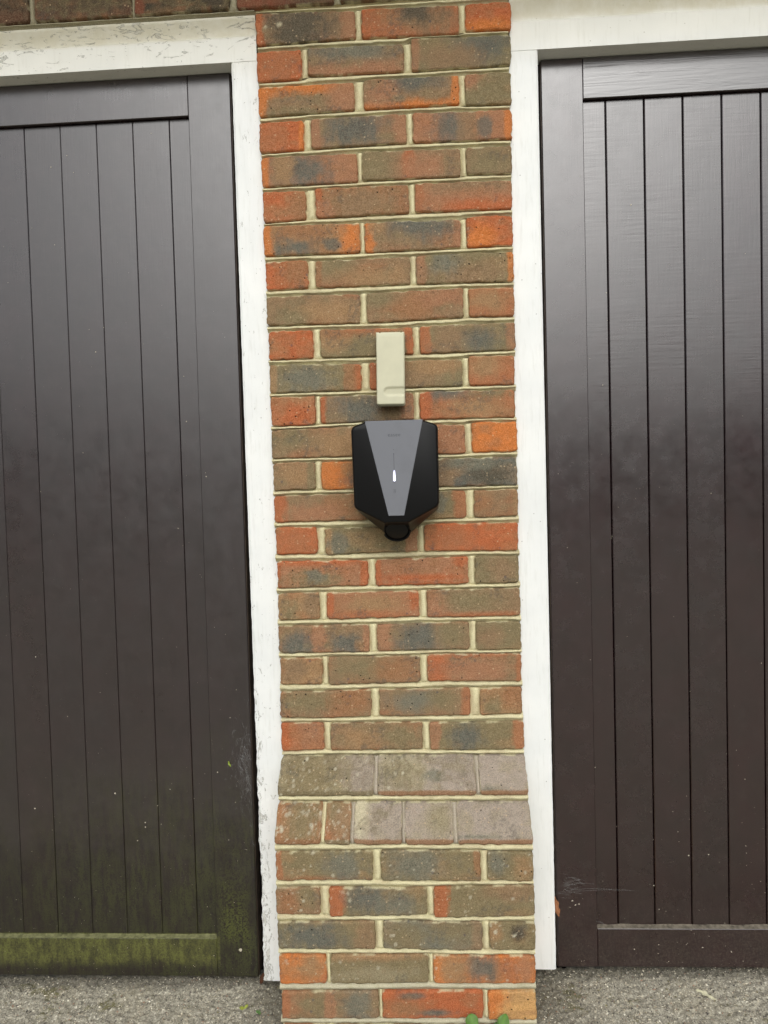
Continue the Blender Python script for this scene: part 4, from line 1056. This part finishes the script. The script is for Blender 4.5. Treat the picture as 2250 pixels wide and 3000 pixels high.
    prof = [(-.030, .024), (-.004, .0262), (.006, .0268), (.0085, .0262), (.0092, .0248), (.0060, .0238), (.0060, .0232), (.0102, .0222), (.0112, .0205), (.0116, .0)]
    seg = 40; v = []; f = []
    for (h, r) in prof:
        for i in range(seg):
            a = 6.28318 * i / seg; p = cen + ax * h + ux * (r * 1.06 * math.cos(a)) + uz * (r * 1.04 * math.sin(a)); v.append(tuple(p))
    for j in range(len(prof) - 1):
        for i in range(seg):
            k = (i + 1) % seg; f.append((j * seg + k, j * seg + i, (j + 1) * seg + i, (j + 1) * seg + k))
    sk = link('socket', mesh('socket', v, f), t, (ox, 0, oz), M_SOCKET, smooth=True)
    sk.modifiers.new('edge', 'EDGE_SPLIT').split_angle = math.radians(35)
    # lower lip of the flap
    v = []; f = []; n = 22
    for i in range(n):
        a = math.pi * (1.12 + .86 * i / (n - 1))
        for (r, h) in ((.0272, .0070), (.0298, .0070), (.0298, .0120), (.0272, .0120)):
            q = cen + ax * h + ux * (r * math.cos(a)) + uz * (r * math.sin(a) * (-1 if uz.z < 0 else 1)); v.append(tuple(q))
    for i in range(n - 1):
        for k in range(4):
            k2 = (k + 1) % 4; f.append((i * 4 + k, i * 4 + k2, i * 4 + 4 + k2, i * 4 + 4 + k))
    f += [(0, 1, 2, 3), tuple((n - 1) * 4 + k for k in (3, 2, 1, 0))]
    link('flap_lip', mesh('flap_lip', v, f), sk, (ox, 0, oz), M_SOCKET)
charger()

# ------------------------------------------------------------------ small plants and leaves
M_LEAF = vcol_mat('green_leaf', 0.5, 0.4, var=0.12, vs=120)
def blade(b, base, tip, width, lobes, col, curl=0.0, nrm=(0, -1, .3), seed=0, blunt=False):
    base, tip = Vector(base), Vector(tip); ax = tip - base; L = ax.length; ax.normalize()
    nrm = Vector(nrm).normalized(); side = ax.cross(nrm).normalized(); nrm = side.cross(ax)
    n = 14; v = []; f = []; c = []
    for i in range(n):
        t = i / (n - 1)
        w_ = width * (math.sin(math.pi * min(1, .12 + .88 * t) ** 1.1) ** .7 if t < 1 else 0.05) * (1 + lobes * math.sin(t * 17 + seed))
        if blunt:
            t = 1 - (1 - t) ** 1.8
            w_ = width * (0.28 + 0.72 * t ** 1.1) * math.sqrt(max(0, 1 - max(0, (t - .62) / .38) ** 2)) * (1 + lobes * math.sin(t * 15 + seed))
        w_ = max(w_, width * .04)
        mid = base + ax * (L * t) + nrm * (-curl * t * t)
        for k, s in enumerate((-1, -.5, 0, .5, 1)):
            p = mid + side * (s * w_ / 2) + nrm * (0.0016 * (1 if k in (1, 3) else 0) - .001 * (k == 2) + .0012 * math.sin(t * 9 + s * 3 + seed))
            v.append(tuple(p)); cc = np.array(col) * (1.25 if k == 2 else (0.9 + 0.2 * random.random())); c.append(cc)
    f = quads(5, n)
    b.add(v, f, np.array(c))
zb = 0.10
weed = thing('weed', 'bright green broad-leaved weed growing at the foot of the brick pier', 'weed', (0.44, -0.14, zb), kind='thing')
green = lin(86, 122, 48); green2 = lin(70, 100, 42)
for (bx_, tx, tz, w_, ty, s_) in [(0.43, 0.408, 0.1690, 0.034, -.128, 1.0), (0.452, 0.484, 0.1685, 0.030, -.126, 2.2), (0.455, 0.463, 0.1560, 0.024, -.135, 3.1), (0.42, 0.438, 0.143, 0.022, -.17, .5), (0.44, 0.390, 0.138, .024, -.18, 4.), (0.45, 0.51, 0.132, .026, -.19, 5.)]:
    b = MB(); blade(b, (bx_, -.145, zb), (tx, ty, tz), w_, .15, green if s_ != 3.1 else green2, curl=.006, nrm=(0, -1, .45), seed=s_, blunt=True)
    link('leaf', b.mesh('weed_leaf', (0.44, -.14, zb)), weed, (0.44, -.14, zb), M_LEAF, smooth=True)
def sprout(name, x, y, label, sizes, col):
    z = float(near_height(np.array([x]), np.array([y]))[0])
    t = thing(name, label, 'seedling', (x, y, z), kind='thing')
    for (dx, dy, dz, w_) in sizes:
        b = MB(); blade(b, (x, y, z), (x + dx, y + dy, z + dz), w_, .0, col, nrm=(0, -.7, 1), seed=dx * 100)
        link('leaf', b.mesh('sprout_leaf', (x, y, z)), t, (x, y, z), M_LEAF, smooth=True)
sprout('seedling', -0.098, -0.035, 'yellow-green seedling in the asphalt near the flaking white jamb', [(-.010, -.004, .006, .008), (.008, .003, .008, .007)], lin(146, 154, 64))
sprout('seedling', -0.062, -0.050, 'tiny darker green seedling in the asphalt closer to the brick pier', [(-.004, -.002, .009, .006), (.006, -.003, .004, .006), (.002, .004, .007, .004)], lin(88, 122, 64))

M_DEAD = vcol_mat('dead_leaf', 0.75, 0.25, var=0.25, vs=160)
def dead(name, label, base, tip, w_, col, nrm, lobes=.35, seed=1.0, curl=.004):
    b = MB(); blade(b, base, tip, w_, lobes, col, curl, nrm, seed)
    o = link(name, b.mesh(name, base), loc=base, mat=M_DEAD, smooth=True); tag(o, label, 'dead leaf', kind='thing')
dead('dead_leaf', 'curled tan leaf caught between the smooth white jamb and the glossy door', (0.6160, .045, .325), (0.6255, .030, .284), .013, lin(146, 98, 66), (0.1, -1, .1), .25, 2.0)
dead('dead_leaf', 'dark rust-brown leaf wedged under the flaking jamb at the door corner', (-0.076, .034, .120), (-0.067, .038, .144), .012, lin(74, 46, 28), (-.3, -1, .3), .1, .4)
z_ = float(near_height(np.array([.93]), np.array([-.02]))[0])
dead('dead_leaf', 'pale cream scrap of leaf lying flat on the asphalt before the glossy door', (0.920, -.004, z_ + .006), (0.951, -.034, z_ + .007), .011, lin(205, 200, 170), (0, -.2, 1), .4, 1.0)
# a fleck of fresh leaf stuck to the left door
b = MB(); blade(b, (-0.1335, .0515, .6335), (-0.1375, .0510, .6470), .0048, 0, lin(140, 158, 56), nrm=(0, -1, 0))
o = link('leaf_fragment', b.mesh('leaf_fragment', (-0.135, .0515, .64)), loc=(-0.135, .0515, .64), mat=M_LEAF, smooth=True); tag(o, 'tiny yellow-green leaf fragment stuck to the mossy door above the cobweb', 'leaf', kind='thing')

# ------------------------------------------------------------------ unseen tree belt, added to block low sky and darken the door reflections
M_TREES = simple('tree_belt_green', lin(66, 74, 48), 0.95, 0.1, bump=(3, 0.8, 0.2), var=0.5, vs=2)
n, k_ = 260, 26
U, V = np.meshgrid(np.linspace(0, 1, n), np.linspace(0, 1, k_)); u, v = U.ravel(), V.ravel()
a_ = v * math.pi
X = -55 + 110 * u; Y = -30 + 2.5 * np.cos(a_); top_ = 3.9 + 2.2 * fbm(X * .22, 0, 0, 90, 3); Z = top_ * np.sin(a_) ** .35
d = (fbm(X * .9, Z * .9, Y, 91, 4) - .5) * 2.4
Y = Y + d * np.cos(a_); Z = Z + d * .5 * np.sin(a_) - .4
o = link('added_treeline', mesh('added_treeline', np.stack([X, Y, Z], 1), quads(n, k_)), mat=M_TREES, smooth=True)
tag(o, 'unseen belt of dark green trees added opposite to darken the door reflections', 'added_treeline', kind='stuff')
